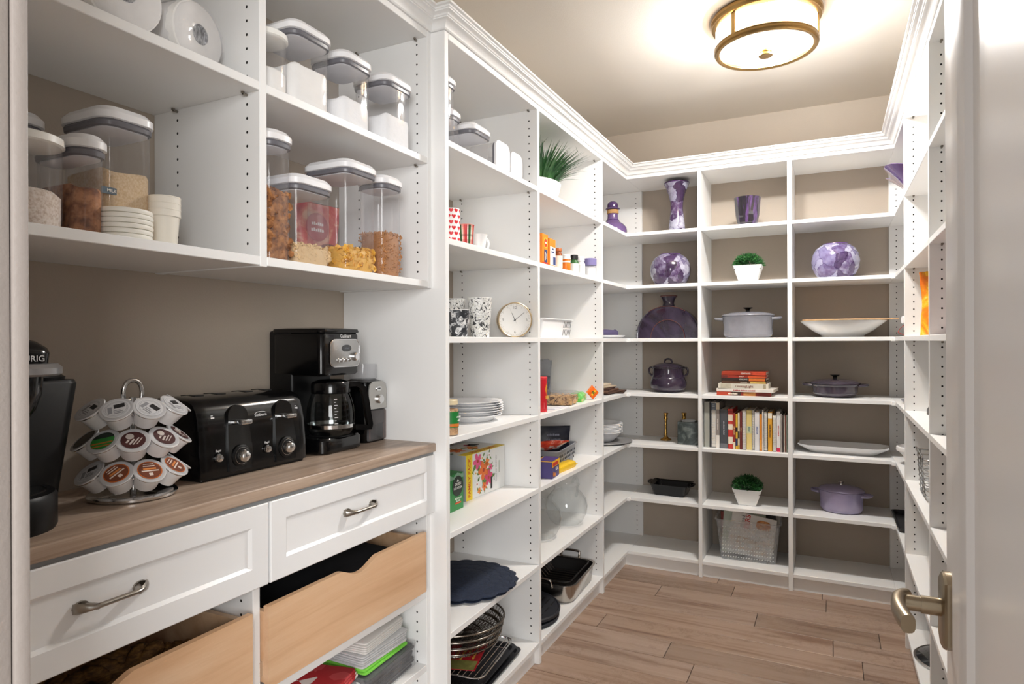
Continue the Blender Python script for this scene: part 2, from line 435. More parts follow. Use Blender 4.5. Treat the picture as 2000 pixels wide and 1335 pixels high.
def wood(name, c0, c1, c2, sx, sy, sz, rough=.5, scale=1.5, bumpd=.0003):
    s = NT(name); v = s.coord((sx, sy, sz)); a = s.noise(v, scale, 4, .6, .8); b = s.noise(s.coord((sx * 2, sy * 4, sz * 4)), scale * 4, 3, .6)
    col = s.ramp(a, [(.3, c0), (.5, c1), (.72, c2)]); col = s.mix(s.math('MULTIPLY', b, .35), col, lin(c0))
    s.bsdf(col, rough, bump=b, bumpd=bumpd); return s.m
M_TOP = wood('worktop_laminate', '#947d6b', '#b8a28f', '#c9b4a2', 30, 1.2, 30, .38)
M_MAPLE = wood('maple', '#cda27c', '#dcb590', '#e4c2a0', 14, 1.0, 14, .36)
top = obj('worktop', G().cbox(-.165, .171, -.6435, .6435, -.0125, .0125, .004, 3), M_TOP, loc=(-1.18, .9145, .9009))
tag(top, 'greige wood-look countertop along the coffee counter', 'countertop')
base = thing('base_cabinet', 'white base cabinet under the coffee counter with two drawers and wooden pull-outs', 'cabinet', (-1.18, .9, 0))
for a, b in ((YF, .289), (.925, .943), (1.5395, 1.5578)): wpart(base, 'side_panel', G().cbox(XW, -1.031, a, b, 0, .866, .0012, 1))
wpart(base, 'top_rail', G().box(XW, -1.019, YF, 1.5575, .866, .8878), mat('#8b8d8e', .5))
for a, b in ((.289, .925), (.943, 1.5395)):
    for z in (.494, .286, .083): wpart(base, 'shelf', shelf_mesh(XW, -1.031, a, b, z))
    wpart(base, 'toe_kick', G().box(-1.066, -1.05, a, b, 0, .0648))
holes_y(base, [.925, 1.5395], [-1.064], .12, .70)
M_LACQ = mat('#eeeeee', .32, var=.01, scale=6)
M_NICKEL = mat('#a39d95', .28, 1, var=.06, scale=80)
def shaker(y0_, y1_, z0, z1, xf, fw=.053):
    g = G(); e = .0185
    o = [(y0_, z0), (y1_, z0), (y1_, z1), (y0_, z1)]
    def ring(d, x): return [(x, y0_ + d, z0 + d), (x, y1_ - d, z0 + d), (x, y1_ - d, z1 - d), (x, y0_ + d, z1 - d)]
    rings = [ring(0, xf - e), ring(0, xf - .002), ring(.002, xf), ring(fw - .018, xf), ring(fw - .012, xf - .0005), ring(fw - .006, xf - .006), ring(fw, xf - .0065)]
    return g.loft(rings)
def pull(parent, yc, zc, xf):
    """bow handle: two oval feet and a flattened bow"""
    h = G()
    L = .118
    pts, wd = [], []
    N = 28
    rings = []
    for i in range(N + 1):
        t = i / N; y = yc - L / 2 + L * t; a = abs(2 * t - 1)
        lift = .020 * (1 - max(0, (a - .45) / .55) ** 2) + .003
        hw = .0042 + .0055 * max(0, (a - .55) / .45) ** 1.2
        if a > .97: hw *= .8
        dz = .0035 * math.cos(PI * (1 - a)) * 0
        rings.append([(xf + lift - .0025, y, zc - hw), (xf + lift + .0018, y, zc - hw * .6), (xf + lift + .0030, y, zc), (xf + lift + .0018, y, zc + hw * .6), (xf + lift - .0025, y, zc + hw)])
    h.loft(rings)
    for s_ in (-1, 1):
        h.loft([[(xf, yc + s_ * (L / 2 - .012) + y, zc + z) for y, z, _ in ell(.013, .0095, 0, 16)], [(xf + .003, yc + s_ * (L / 2 - .012) + y, zc + z) for y, z, _ in ell(.0125, .009, 0, 16)]])
        h.loft([[(xf, yc + s_ * (L / 2 - .016) + y, zc + z) for y, z, _ in ell(.007, .0055, 0, 12)], [(xf + .022, yc + s_ * (L / 2 - .026) + y, zc + z) for y, z, _ in ell(.006, .0048, 0, 12)]])
    o = obj('handle', h, M_NICKEL, parent, sm=60); o['label'] = 'brushed nickel bow handle'; return o
for a, b, yc in ((.292, .9485, .636), (.9545, 1.5565, 1.236)):
    d = wpart(base, 'drawer', shaker(a, b, .7165, .880, -1.0125), M_LACQ)
    pull(d, yc, .802, -1.019)
def scoop_poly(y0_, y1_, z0, z1, yc, hw=.068, dep=.021):
    pts = [(y0_, z0), (y1_, z0), (y1_, z1)]
    for i in range(25):
        u = 1 - 2 * i / 24
        pts.append((yc + hw * u, z1 - dep * (.5 + .5 * math.cos(PI * u)) ** .7))
    pts.append((y0_, z1)); return pts
for a, b, ze in ((.296, .9085, 0), (.9475, 1.5125, 0)):
    z0, z1 = .506, .671; yc = (a + b) / 2
    Tx = Matrix(((0, 0, 1, 0), (1, 0, 0, 0), (0, 1, 0, 0), (0, 0, 0, 1)))
    pb = wpart(base, 'pull_out_drawer', G().prism(scoop_poly(a, b, z0, z1, yc), -1.0265, -1.0135, Tx), M_MAPLE)
    pb['label'] = 'maple pull-out drawer with scooped front'
    for nm, gg in (('drawer_side', G().box(-1.32, -1.0265, a, a + .012, z0 + .01, z1 - .012)), ('drawer_side', G().box(-1.32, -1.0265, b - .012, b, z0 + .01, z1 - .012)),
                   ('drawer_back', G().box(-1.332, -1.32, a, b, z0 + .01, z1 - .012)), ('drawer_bottom', G().box(-1.32, -1.0265, a + .012, b - .012, z0 + .012, z0 + .02))):
        obj(nm, gg, M_MAPLE, pb, sm=0)
    for yy in (b + .002, a - .008):
        obj('slide', G().cbox(-1.30, -1.032, yy, yy + .006, z0 + .02, z0 + .055, .001, 1).cbox(-1.034, -1.0305, yy, yy + .012, z0 + .022, z0 + .052, .001, 1), CHROME, pb)
# ---------------------------------------------------------------- ceiling lamp and door
LX, LY = -.216, 2.591
lamp = thing('ceiling_lamp', 'round brass flush-mount ceiling lamp with glowing white drum shade', 'ceiling lamp', (LX, LY, 2.28))
BRASS = mat('#9a7b4c', .32, 1, var=.06, scale=50)
def opal(name, col, strength, clearness):
    s = NT(name); e = s.n('ShaderNodeEmission'); c = lin(col); e.inputs[0].default_value = (*c, 1); e.inputs[1].default_value = strength
    t_ = s.n('ShaderNodeBsdfTransparent'); mx = s.n('ShaderNodeMixShader'); mx.inputs[0].default_value = clearness
    s.l(e.outputs[0], mx.inputs[1]); s.l(t_.outputs[0], mx.inputs[2]); s.l(mx.outputs[0], s.out.inputs[0]); return s.m
M_SHADE = opal('lit_opal_glass', '#fffbf5', LAMP_W, .34)
obj('canopy', G().lathe([(0, .13), (.192, .13), (.197, .122), (.197, .112), (.191, .104), (.191, .100), (.183, .096), (.150, .096), (0, .096)], 64), BRASS, lamp, sm=30)
sh = obj('shade', G().lathe([(.176, .0965), (.1775, .090), (.1775, .02), (.172, .012)], 64), M_SHADE, lamp)
obj('diffuser', G().lathe([(.164, .012), (.15, .007), (.10, .0025), (.05, .0005), (0, 0)], 64), opal('lit_diffuser', '#fff6e8', LAMP_W * .7, .7), lamp)
obj('rim', G().loft([[(r * math.cos(2 * PI * j / 64), r * math.sin(2 * PI * j / 64), z) for j in range(64)] for r, z in ((.163, .013), (.163, .004), (.170, -.001), (.178, .000), (.183, .008), (.181, .016), (.183, .022), (.178, .027), (.172, .022))], False, False, loop=True), BRASS, lamp, sm=50)
for k in range(3):
    a = R(238 + 120 * k)
    obj('strap', G().cbox(.1770, .1825, -.0080, .0080, .018, .099, .001, 1, T=Matrix.Rotation(a, 4, 'Z')), BRASS, lamp)
obj('finial', G().lathe([(0, .002), (.021, .002), (.022, -.004), (.018, -.006), (.018, -.010), (.025, -.012), (.0255, -.018), (.023, -.020), (0, -.0205)], 24), BRASS, lamp, sm=30)
for sx in (-1, 1):
    bl = bpy.data.lights.new('lamp_bulb', 'POINT'); bl.energy = BULB_W; bl.color = (1, .99, .975); bl.shadow_soft_size = .045
    bo = bpy.data.objects.new('lamp_bulb', bl); COL.objects.link(bo); bo.parent = lamp; bo.location = (sx * .075, 0, .052)
# door, standing open at ninety degrees
D0, D1, DX = .273, .94, .125
door = thing('door_1', 'off-white panelled door standing open on the right', 'door', (DX, D0, 0)); struct(door)
def door_face():
    g = G()
    y0_, y1_, z0, z1 = 0, D1 - D0, .006, 2.035
    def ring(d, x, zz=None): return [(x, y0_ + d, z0 + d * 1.6), (x, y1_ - d, z0 + d * 1.6), (x, y1_ - d, z1 - d), (x, y0_ + d, z1 - d)]
    rings = [ring(0, .04), ring(0, .002), ring(.002, 0), ring(.055, 0), ring(.060, -.0025), ring(.075, -.0048), ring(.095, -.0055), ring(.112, -.004), ring(.1245, .0005), ring(.128, .006), ring(.1285, .0075)]
    return g.loft(rings)
obj('leaf', door_face(), M_DOOR, door, sm=30)
hd = bpy.data.objects.new('lever_handle', None); COL.objects.link(hd); hd.parent = door; hd.location = (0, .655, .8825)
M_SATIN = mat('#a5967f', .3, 1, var=.05, scale=90)
def plate():
    P = []
    n = 14
    for i in range(n + 1):
        P.append((-.0215 + .043 * i / n, .036 + .0085 * math.sin(PI * i / n)))
    for i in range(n + 1):
        P.append((.0215 - .043 * i / n, -.036 - .0105 * math.sin(PI * i / n)))
    def ring(k, x): return [(x, -.018 + y * k, z * (1 - (1 - k) * .5)) for y, z in P]
    return G().loft([ring(1, 0), ring(1, -.006), ring(.93, -.0085), ring(.75, -.0105)])
obj('rose_plate', plate(), M_SATIN, hd, sm=30)
obj('stem', G().tube([(-.009, -.018, .002), (-.030, -.018, .002)], .0105, 20).tube([(-.029, -.018, .002), (-.048, -.018, .002)], .0092, 20), M_SATIN, hd)
def lever():
    pts = crv([(-.044, -.006, .004), (-.052, -.020, .005), (-.0555, -.042, .005), (-.054, -.064, .004), (-.049, -.088, .002)], 28)
    rings = []
    for i, p in enumerate(pts):
        q = pts[min(i + 1, len(pts) - 1)]; o = pts[max(i - 1, 0)]
        d = (Vector(q) - Vector(o)).normalized(); up = Vector((0, 0, 1)); n_ = d.cross(up).normalized()
        rings.append([tuple(Vector(p) + n_ * (a * .0074) + up * (b * .0105)) for a, b in [(math.copysign(abs(math.cos(t)) ** .7, math.cos(t)), math.copysign(abs(math.sin(t)) ** .7, math.sin(t))) for t in [2 * PI * k / 16 for k in range(16)]]])
    return G().loft(rings)
obj('lever', lever(), M_SATIN, hd, sm=40)
# ---------------------------------------------------------------- small builders shared by the things on the shelves
GREY_SEAL = mat('#6a696f', .35)
LIDW = mat('#ececee', .3, var=.01)
def pile(hx, hy, z0, z1, kind, n, size, r, faces='fst'):
    """pieces of food against the front (+x), near side (-y) and top of a box-shaped filling"""
    g = G()
    for i in range(n):
        f = r.choice(faces)
        d = size * .35
        if f == 'f': p = (hx - d, r.uniform(-hy, hy) * .93, r.uniform(z0 + d, z1))
        elif f == 's': p = (r.uniform(-hx, hx) * .93, -hy + d, r.uniform(z0 + d, z1))
        else: p = (r.uniform(-hx, hx) * .9, r.uniform(-hy, hy) * .9, z1 + r.uniform(-.3, .3) * size)
        T = TR(p, r.uniform(0, 6), r.uniform(0, 6), r.uniform(0, 6))
        if kind == 'ring': g.torus(size * .36, size * .15, 8, 5, T=T)
        elif kind == 'stick': g.tube([(-size * .8, 0, 0), (0, size * .12, 0), (size * .8, 0, 0)], size * .17, 5, T=T)
        elif kind == 'flake':
            a, b, c = (r.uniform(.35, .7) * size for _ in range(3))
            g.add([(-a, -b, 0), (0, -b * 1.1, .3 * c), (a, -b * .7, 0), (a * 1.1, b * .4, .35 * c), (0, b, 0), (-a, b * .7, .3 * c), (0, 0, -.3 * c)],
                  [(0, 1, 6), (1, 2, 6), (2, 3, 6), (3, 4, 6), (4, 5, 6), (5, 0, 6)], T)
        else:
            k = size * r.uniform(.4, .75)
            rings = [[(x * r.uniform(.7, 1.15), y * r.uniform(.7, 1.15), z) for x, y, z in ell(k * q, k * q * .8, zz * k, 6)] for q, zz in ((.5, -.5), (1, -.1), (.85, .35), (.35, .6))]
            g.loft(rings, T=T)
    return g
def pop_box(label, xf, y0, y1, dep, z, h, fill, fmat, piece=None, pmat=None, group='push-button food containers', cat='food container', name='food_container', fcurve=.006):
    """square clear container with a chamfered white push-button lid; front face at xf, lid spanning y0..y1"""
    W = (y1 - y0) / 2; hy = W - .005; hx = dep / 2 - .005; cx = xf - dep / 2; cy = (y0 + y1) / 2
    t = thing(name, label, cat, (cx, cy, z), 0, group); r_ = random.Random(label)
    zl = h - .026
    obj('body', G().loft([rr(hx * .96, hy * .96, .02, .001), rr(hx * .99, hy * .99, .024, .006), rr(hx, hy, .025, .02), rr(hx, hy, .025, zl)], True, False), PLASTIC, t)
    obj('gasket', G().loft([rr(hx - .0015, hy - .0015, .024, zl - .010), rr(hx + .0022, hy + .0022, .026, zl - .008), rr(hx + .0028, hy + .0028, .026, zl - .001), rr(hx + .0005, hy + .0005, .026, zl + .003)], False, False), GREY_SEAL, t, sm=30)
    obj('lid_plug', G().loft([rr(hx - .010, hy - .010, .018, zl - .013), rr(hx - .003, hy - .003, .022, zl - .011), rr(hx - .003, hy - .003, .022, zl + .003)], True, False), mat('#d9d9de', .5, var=.01), t, sm=30)
    lid = obj('lid', G().loft([rr(hx + .002, hy + .002, .025, zl + .003), rr(dep / 2, W, .027, zl + .0045), rr(dep / 2, W, .027, zl + .016), rr(dep / 2 - .008, W - .008, .024, h - .0005), rr(dep / 2 - .018, W - .018, .02, h)]), LIDW, t, sm=30)
    obj('button', G().lathe([(0, h + .0005), (.018, h + .0005), (.02, h - .0005), (.021, h - .002)], 20), LIDW, lid)
    if fill:
        zf = fill
        rx, ry = hx - .0025, hy - .0025
        g = G(); n = 9
        rings = [rr(rx * .97, ry * .97, .022, .003), rr(rx, ry, .023, .012), rr(rx, ry, .023, zf - fcurve)]
        rings += [[(x * k, y * k, zf - fcurve * q + .004 * math.sin(x * 90 + y * 60)) for x, y, _ in rr(rx, ry, .023, 0)] for k, q in ((.96, .45), (.75, .2), (.4, 0), (.05, .05))]
        obj('contents', g.loft(rings), fmat, t, sm=60)
        if piece:
            stuff(obj('pieces', pile(rx, ry, .008, zf, piece[0], piece[1], piece[2], r_), pmat or fmat, t, sm=45))
    return t
def bottle(name, label, cat, loc, prof, m, lidprof=None, lidm=None, band=None, bandm=None, group=None, n=24):
    t = thing(name, label, cat, loc, 0, group)
    obj('body', G().lathe(prof, n), m, t, sm=40)
    if lidprof: obj('cap', G().lathe(lidprof, n), lidm, t, sm=30)
    if band: obj('wrap_label', G().lathe(band, n), bandm, t, sm=30)
    return t
def carton(name, label, cat, loc, w, d, h, rz, m, group=None, b=.0012):
    """box: width along local y (front faces +x), depth along x"""
    t = thing(name, label, cat, loc, rz, group)
    obj('carton', G().cbox(-d, 0, -w / 2, w / 2, 0, h, b, 1), m, t, sm=30); return t
def flower2d(cx, cy, r, n=5, k=.55, ph=0):
    P = []
    for i in range(n * 8):
        a = 2 * PI * i / (n * 8) + ph
        P.append((cx + r * (k + (1 - k) * abs(math.cos(n * (a - ph) / 2))) * math.cos(a), cy + r * (k + (1 - k) * abs(math.cos(n * (a - ph) / 2))) * math.sin(a)))
    return P
def cyl_map(prof, rad_at, T=None):
    """map 2-D outline (angle*radius, z) on a lathe surface"""
    out = []
    for u, z in prof:
        r = rad_at(z) + .0004; a = u / r; out.append((r * math.cos(a), r * math.sin(a), z))
    return out
def heart2d(cx, cy, s):
    return [(cx + s * .058 * 16 * math.sin(t) ** 3 / 1, cy + s * .058 * (13 * math.cos(t) - 5 * math.cos(2 * t) - 2 * math.cos(3 * t) - math.cos(4 * t))) for t in [2 * PI * i / 20 for i in range(20)]]
def handle_loop(pts, r, n=10): return G().tube(crv(pts, 24), r, n)
def dutch(name, label, loc, rx, ry, hb, taper, m, lidh, knobm, hw, rz=0, cat='pot', knobh=.02, knobr=.022, hz=None, flare=0, group='purple and grey pots'):
    """oval lidded pot: body, lid with knob, two side handles along x"""
    t = thing(name, label, cat, loc, rz, group); n = 40
    hz = hz if hz else hb - .014
    prof = [(.86, 0), (.93, .004), (.97, .02), (1 - taper * .4, hb * .5), (1, hb - .004), (1.012, hb)]
    pf = [(1 - (1 - q) * (1 + taper * 6 * (1 - z / hb)) if q < 1 else q, z) for q, z in prof]
    obj('body', G().loft([ell(rx * q, ry * q, z, n) for q, z in pf] + [ell(rx * .95, ry * .95, hb, n), ell(rx * .9, ry * .9, hb * .3, n)]), m, t, sm=50)
    lid = obj('lid', G().loft([ell(rx * q, ry * q, hb + z, n) for q, z in ((1.0, .0005), (1.025, .002), (1.025, .006), (1.0, .009), (.9, .009 + lidh * .35), (.7, .009 + lidh * .7), (.4, .009 + lidh * .93), (.1, .009 + lidh))]), m, t, sm=40)
    z0 = hb + .008 + lidh
    obj('knob', G().lathe([(0, z0 - .002), (knobr * .45, z0 - .001), (knobr * .38, z0 + knobh * .45), (knobr * .6, z0 + knobh * .7), (knobr, z0 + knobh * .86), (knobr, z0 + knobh * .97), (knobr * .7, z0 + knobh), (0, z0 + knobh)], 20), knobm, lid, sm=40)
    for s_ in (-1, 1):
        pts = [(s_ * rx * .93, -hw, hz), (s_ * (rx + .02), -hw * .85, hz + .002), (s_ * (rx + .031), -hw * .4, hz + .004), (s_ * (rx + .031), hw * .4, hz + .004), (s_ * (rx + .02), hw * .85, hz + .002), (s_ * rx * .93, hw, hz)]
        obj('handle', handle_loop(pts, .0065), m, t, sm=60)
    return t
def book_up(label, x0, x1, h, d, yf, z, cover, title=None, tcol='#f4f0e6', spiral=False, bands=(), tsize=.008, lean=0, page='#e9e3d6'):
    """book standing upright with its spine towards -y"""
    w_ = x1 - x0 - .0006
    t = thing('book', label, 'book', ((x0 + x1) / 2, yf, z), 0, 'cookbooks standing in a row'); t.rotation_euler = (0, lean, 0)
    m = mat(cover, .45, var=.06)
    c = min(.0022, w_ * .2)
    if spiral:
        obj('cover', G().box(-w_ / 2, -w_ / 2 + c, .004, d, 0, h).box(w_ / 2 - c, w_ / 2, .004, d, 0, h), m, t)
        g = G(); k = int(h / .0085)
        for i in range(k):
            zz = .006 + i * (h - .012) / k
            g.tube([(w_ * .5 * math.cos(a), .006 + .007 * math.sin(a), zz) for a in [PI * (1 + j / 6) for j in range(7)]], .0011, 5)
        stuff(obj('spiral_binding', g, mat('#d9d9da', .35, var=.03), t))
    else:
        obj('cover', G().cbox(-w_ / 2, w_ / 2, 0, .004, 0, h, .0012, 1).box(-w_ / 2, -w_ / 2 + c, .002, d, 0, h).box(w_ / 2 - c, w_ / 2, .002, d, 0, h), m, t)
    obj('pages', G().box(-w_ / 2 + c, w_ / 2 - c, .005, d - .004, .003, h - .003), mat(page, .8, var=.08, scale=90), t)
    for (a, b, col) in bands: obj('spine_print', G().box(-w_ / 2 + .0004, w_ / 2 - .0004, -.0005, .001, h * a, h * b), mat(col, .5), t)
    if title: obj('spine_title', text(title, min(tsize, w_ * .62), FR('-y', (0, -.0006, h * .52), R(-90))), mat(tcol, .5), t)
    return t
def book_flat(label, x0, x1, yf, d, z, h, cover, title=None, tcol='#f4f0e6', rz=0, bands=(), tx=0, tsize=None):
    w_ = x1 - x0
    t = thing('book', label, 'book', ((x0 + x1) / 2, yf, z), rz, 'cookbooks stacked flat')
    m = mat(cover, .4, var=.1)
    obj('cover', G().cbox(-w_ / 2, w_ / 2, 0, .003, 0, h, .001, 1).box(-w_ / 2, w_ / 2, .001, d, 0, .0016).box(-w_ / 2, w_ / 2, .001, d, h - .0016, h), m, t)
    obj('pages', G().box(-w_ / 2 + .003, w_ / 2 - .003, .004, d - .003, .0016, h - .0016), mat('#ddd6c8', .8, var=.08, scale=90), t)
    for (a, b, col) in bands: obj('spine_print', G().box(-w_ / 2 + w_ * a, -w_ / 2 + w_ * b, -.0004, .001, .001, h - .001), mat(col, .5, var=.25, scale=60), t)
    if title: obj('spine_title', text(title, tsize or h * .62, FR('-y', (tx, -.0006, h * .5)), .01), mat(tcol, .5), t)
    return t
def leaf_blades(n, r0, h, spread, wd, r_, curl=.3, z0=0, seg=4):
    g = G()
    for i in range(n):
        a = r_.uniform(0, 2 * PI); q = math.sqrt(r_.random()); bx, by = r0 * q * math.cos(a), r0 * q * math.sin(a)
        out = spread * (q ** .8) * r_.uniform(.6, 1.25) + r_.uniform(-.1, .1); hh = h * r_.uniform(.65, 1.1)
        d = Vector((math.cos(a), math.sin(a), 0)); s_ = Vector((-math.sin(a), math.cos(a), 0)) if r_.random() < .5 else Vector((math.cos(a + 1), math.sin(a + 1), 0))
        vs = []
        for k in range(seg + 1):
            t = k / seg; wv = wd * (1 - t) ** .7
            c = Vector((bx, by, z0)) + d * (out * hh * t * (.5 + curl * t * 2)) + Vector((0, 0, hh * t * (1 - .25 * out * t)))
            vs += [tuple(c - s_ * wv), tuple(c + s_ * wv)]
        g.add(vs, [(2 * k, 2 * k + 1, 2 * k + 3, 2 * k + 2) for k in range(seg)])
    return g
# ---------------------------------------------------------------- in the wall cabinet over the coffee counter
FLOUR = mat('#f4f2ee', .9, var=.03, scale=60, bump=.002)
SUGAR = mat('#f6f6f6', .85, var=.02, scale=120, bump=.002)
BROWN = speckle('brown_sugar', [(.35, '#6d3f25'), (.5, '#9c6540'), (.62, '#bd8358')], 60, .9, .006)
TAN = speckle('tan_milk_powder', [(.3, '#cfae82'), (.5, '#dcc09a'), (.7, '#e6cfae')], 260, .9, .001)
OATS = speckle('oat_flour', [(.35, '#cdb8a6'), (.5, '#e6d8cb'), (.7, '#f3eae2')], 220, .9, .001)
GRANOLA = speckle('granola', [(.3, '#4e2c1a'), (.45, '#86552f'), (.6, '#a9713f'), (.75, '#c08c5a')], 60, .85, .004)
CHEER = mat('#d8b98c', .75, var=.12, scale=60)
CORN = mat('#d9a53c', .6, var=.2, scale=50)
TWIG = mat('#a8713f', .7, var=.25, scale=60)
z = 1.7225
pop_box('large square container of white flour on the upper shelf, first of three', -1.030, 1.042, 1.170, .13, z, .183, .088, FLOUR)
pop_box('square container of sugar with ragged white fill, middle of the three on the upper shelf', -1.030, 1.200, 1.318, .12, z, .180, .072, SUGAR, fcurve=.016)
pop_box('square container about half full of sugar, beside the hutch side panel on the upper shelf', -1.030, 1.364, 1.492, .125, z, .186, .082, SUGAR, fcurve=.014)
def round_can(label, cx, cy, z, r, h, fill, fm):
    t = thing('food_canister', label, 'food container', (cx, cy, z), 0, 'round clear canisters')
    obj('body', G().lathe([(r * .93, .001), (r * .97, .004), (r, .02), (r, h - .016)], 40, cap0=True), PLASTIC, t)
    obj('lid', G().lathe([(0, h), (r * .9, h), (r + .003, h - .003), (r + .004, h - .014), (r + .001, h - .016), (r * .9, h - .018), (0, h - .018)], 40), mat('#f0efea', .4, var=.01), t, sm=30)
    obj('contents', G().lathe([(r * .92, .003), (r * .96, .01), (r * .965, fill - .008), (r * .8, fill), (r * .3, fill + .004), (0, fill + .002)], 32, cap0=True), fm, t, sm=60)
    return t
round_can('round clear canister of white flour half hidden behind the hutch divider', -1.085, 1.008, z, .046, .135, .055, FLOUR)
round_can('round clear canister of oat flour with white lid, left end of lower shelf', -1.100, .552, 1.3735, .052, .143, .058, OATS)
z = 1.3735
pop_box('square container of crumbly brown sugar beside the round canister', -1.05, .604, .664, .14, z, .160, .082, BROWN, fcurve=.012)
t = pop_box('tall container of tan milk powder with a grey MILK tag', -1.100, .676, .780, .14, z, .236, .128, TAN)
obj('tag', G().cbox(.0605, .062, -.050, -.018, .082, .094, .0005, 1), mat('#5f6f7b', .6), t)
obj('tag_text', text('MILK', .0075, FR('+x', (.0622, -.033, .088)), .02), mat('#e9e6df', .6), t)
pop_box('small square container at the back of the lower shelf behind the round canister', -1.20, .565, .650, .09, z, .216, .05, TAN)
t = thing('tub_lids', 'stack of white plastic tub lids in front of the milk powder container', 'lids', (-1.072, .694, z), 0)
for k in range(6):
    obj('lid', G().lathe([(0, .0075), (.036, .0075), (.0385, .0085), (.042, .0075), (.043, .004), (.042, .0005), (.039, 0), (0, .001)], 36), mat('#f1eee4', .45, var=.01), t, (rng.uniform(-.0012, .0012), rng.uniform(-.0012, .0012), k * .0084), sm=35)
for k in range(3):
    t = thing('paper_cup', 'off-white tapered tub nested in the stack beside the hutch divider, %s' % ('bottom', 'middle', 'top')[k] + ' one', 'cup', (-1.105, .791, z + .0005 + k * .0115), 0, 'nested off-white tubs')
    r = .028
    obj('wall', G().lathe([(0, .0), (.0205, 0), (.021, .002), (.0262, .070), (.0262, .0705), (.025, .0705), (.020, .003), (0, .003)], 32), mat('#ece6da', .55, var=.015), t, sm=30)
    obj('rim', G().torus(.0266, .0016, 32, 6, (0, 0, .0705)).lathe([(.0262, .058), (.0275, .058), (.0275, .0695), (.0262, .0695)], 32), mat('#ece6da', .55, var=.015), t, sm=30)
# wrapped paper rolls on the top left shelf
PAPER = mat('#f3f1ee', .85, var=.02, scale=80, bump=.001)
WRAP = clear('crinkled_wrap', '#fbfbfc', .12, 1.35, .1)
for lab, y, x, r, tw in (('plastic-wrapped paper roll lying on the top left shelf, left of the pair', .700, -1.150, .068, -4), ('plastic-wrapped paper roll lying beside the divider, right of the pair', .838, -1.165, .063, 8)):
    t = thing('paper_roll', lab, 'paper roll', (x, y, 1.7225 + r + .004), R(tw), 'wrapped paper rolls')
    L = .085
    Tx = Matrix.Rotation(R(90), 4, 'Y')
    obj('roll', G().lathe([(.018, L), (r - .010, L), (r - .002, L - .006), (r, L - .02), (r, -L), (.018, -L)], 40, T=Tx), PAPER, t, sm=40)
    obj('core_hole', G().lathe([(0, L - .004), (.017, L - .004), (.019, L + .0008), (.018, L + .001)], 24, T=Tx), speckle('creased_core', [(.3, '#3f4043'), (.5, '#9a9b9e'), (.62, '#d5d6d8')], 60, .6, .002, stretch=(1, 3, 1)), t)
    g = G(); r_ = random.Random(lab)
    rings = []
    for q, xx in ((r + .002, -L), (r + .003, -L * .3), (r + .002, L * .7), (r - .006, L + .002), (r * .6, L + .003), (.022, L + .002), (.008, L - .001)):
        rings.append([(xx + r_.uniform(-.0015, .0015), q * math.cos(2 * PI * k / 40) * (1 + r_.uniform(-.012, .012)), q * math.sin(2 * PI * k / 40) * (1 + r_.uniform(-.012, .012))) for k in range(40)])
    obj('wrapper', g.loft(rings, False, True), WRAP, t, sm=20)
# cereals
z = 1.3735
pop_box('tall narrow container of dark granola against the hutch divider', -1.030, .968, 1.049, .085, z, .272, .142, GRANOLA, ('lump', 260, .015))
pop_box('container with a low layer of toasted oat rings', -1.035, 1.050, 1.177, .20, z, .198, .044, CHEER, ('ring', 330, .0125))
pop_box('large container with corn flakes, an empty cereal bag showing through it', -1.035, 1.214, 1.342, .15, z, .272, .056, CORN, ('flake', 300, .015), mat('#e0ac45', .55, var=.3, scale=40))
pop_box('tall narrow container of brown twig cereal at the right end of the shelf', -1.035, 1.357, 1.453, .10, z, .265, .112, TWIG, ('stick', 520, .0085), mat('#b07b49', .7, var=.3, scale=50))
t = thing('cereal_bag', 'red and peach cereal bag standing behind the corn flake container', 'cereal bag', (-1.225, 1.32, z), R(-6))
def pillow(w_, h, d, top=.0, n=10, wob=.002, seed=1):
    """upright bag: width along y, thickness along x, sealed top edge"""
    r_ = random.Random(seed); rings = []
    for j in range(n + 1):
        v = j / n
        th = d * (math.sin(PI * min(1, .12 + .88 * v)) ** .6 if v < .98 else .04) * (1 - .45 * v)
        ww = w_ * (1 - .07 * math.sin(PI * v) + .015 * math.sin(9 * v)) * (.97 + .03 * v)
        rings.append([(th * .5 * math.copysign(abs(math.cos(a)) ** 1.15, math.cos(a)) + r_.uniform(-wob, wob), ww * .5 * math.copysign(abs(math.sin(a)) ** .72, math.sin(a)), h * v + (r_.uniform(-wob, wob) if j else 0)) for a in [2 * PI * k / 20 for k in range(20)]])
    return G().loft(rings)
obj('bag', pillow(.15, .195, .05, seed=3), speckle('cereal_bag_print', [(.35, '#c8323e'), (.47, '#d9625a'), (.56, '#e9a98c'), (.7, '#f0c7a8')], 14, .4, 0, dist=.6), t, sm=50)
obj('badge', G().disc(.037, 0, 28, T=FR('+x', (.0235, -.022, .128), 0)), mat('#b01f33', .4), t)
obj('badge_text', text('~~~~~~', .012, FR('+x', (.0242, -.022, .136)), .03), mat('#f3e6e6', .5), t)
obj('badge_text', text('~~~~~~', .013, FR('+x', (.0242, -.022, .120)), .03), mat('#f3e6e6', .5), t)
obj('cereal_bowl_print', G().prism([(x, y) for x, y, _ in ell(.045, .026, 0, 24)], 0, .0005, T=FR('+x', (.0245, .018, .062))), speckle('cereal_print', [(.4, '#5f2a2c'), (.55, '#9b5348'), (.7, '#d7a487')], 160, .5, 0), t)
# ---------------------------------------------------------------- on the coffee counter
ZCN = .9135
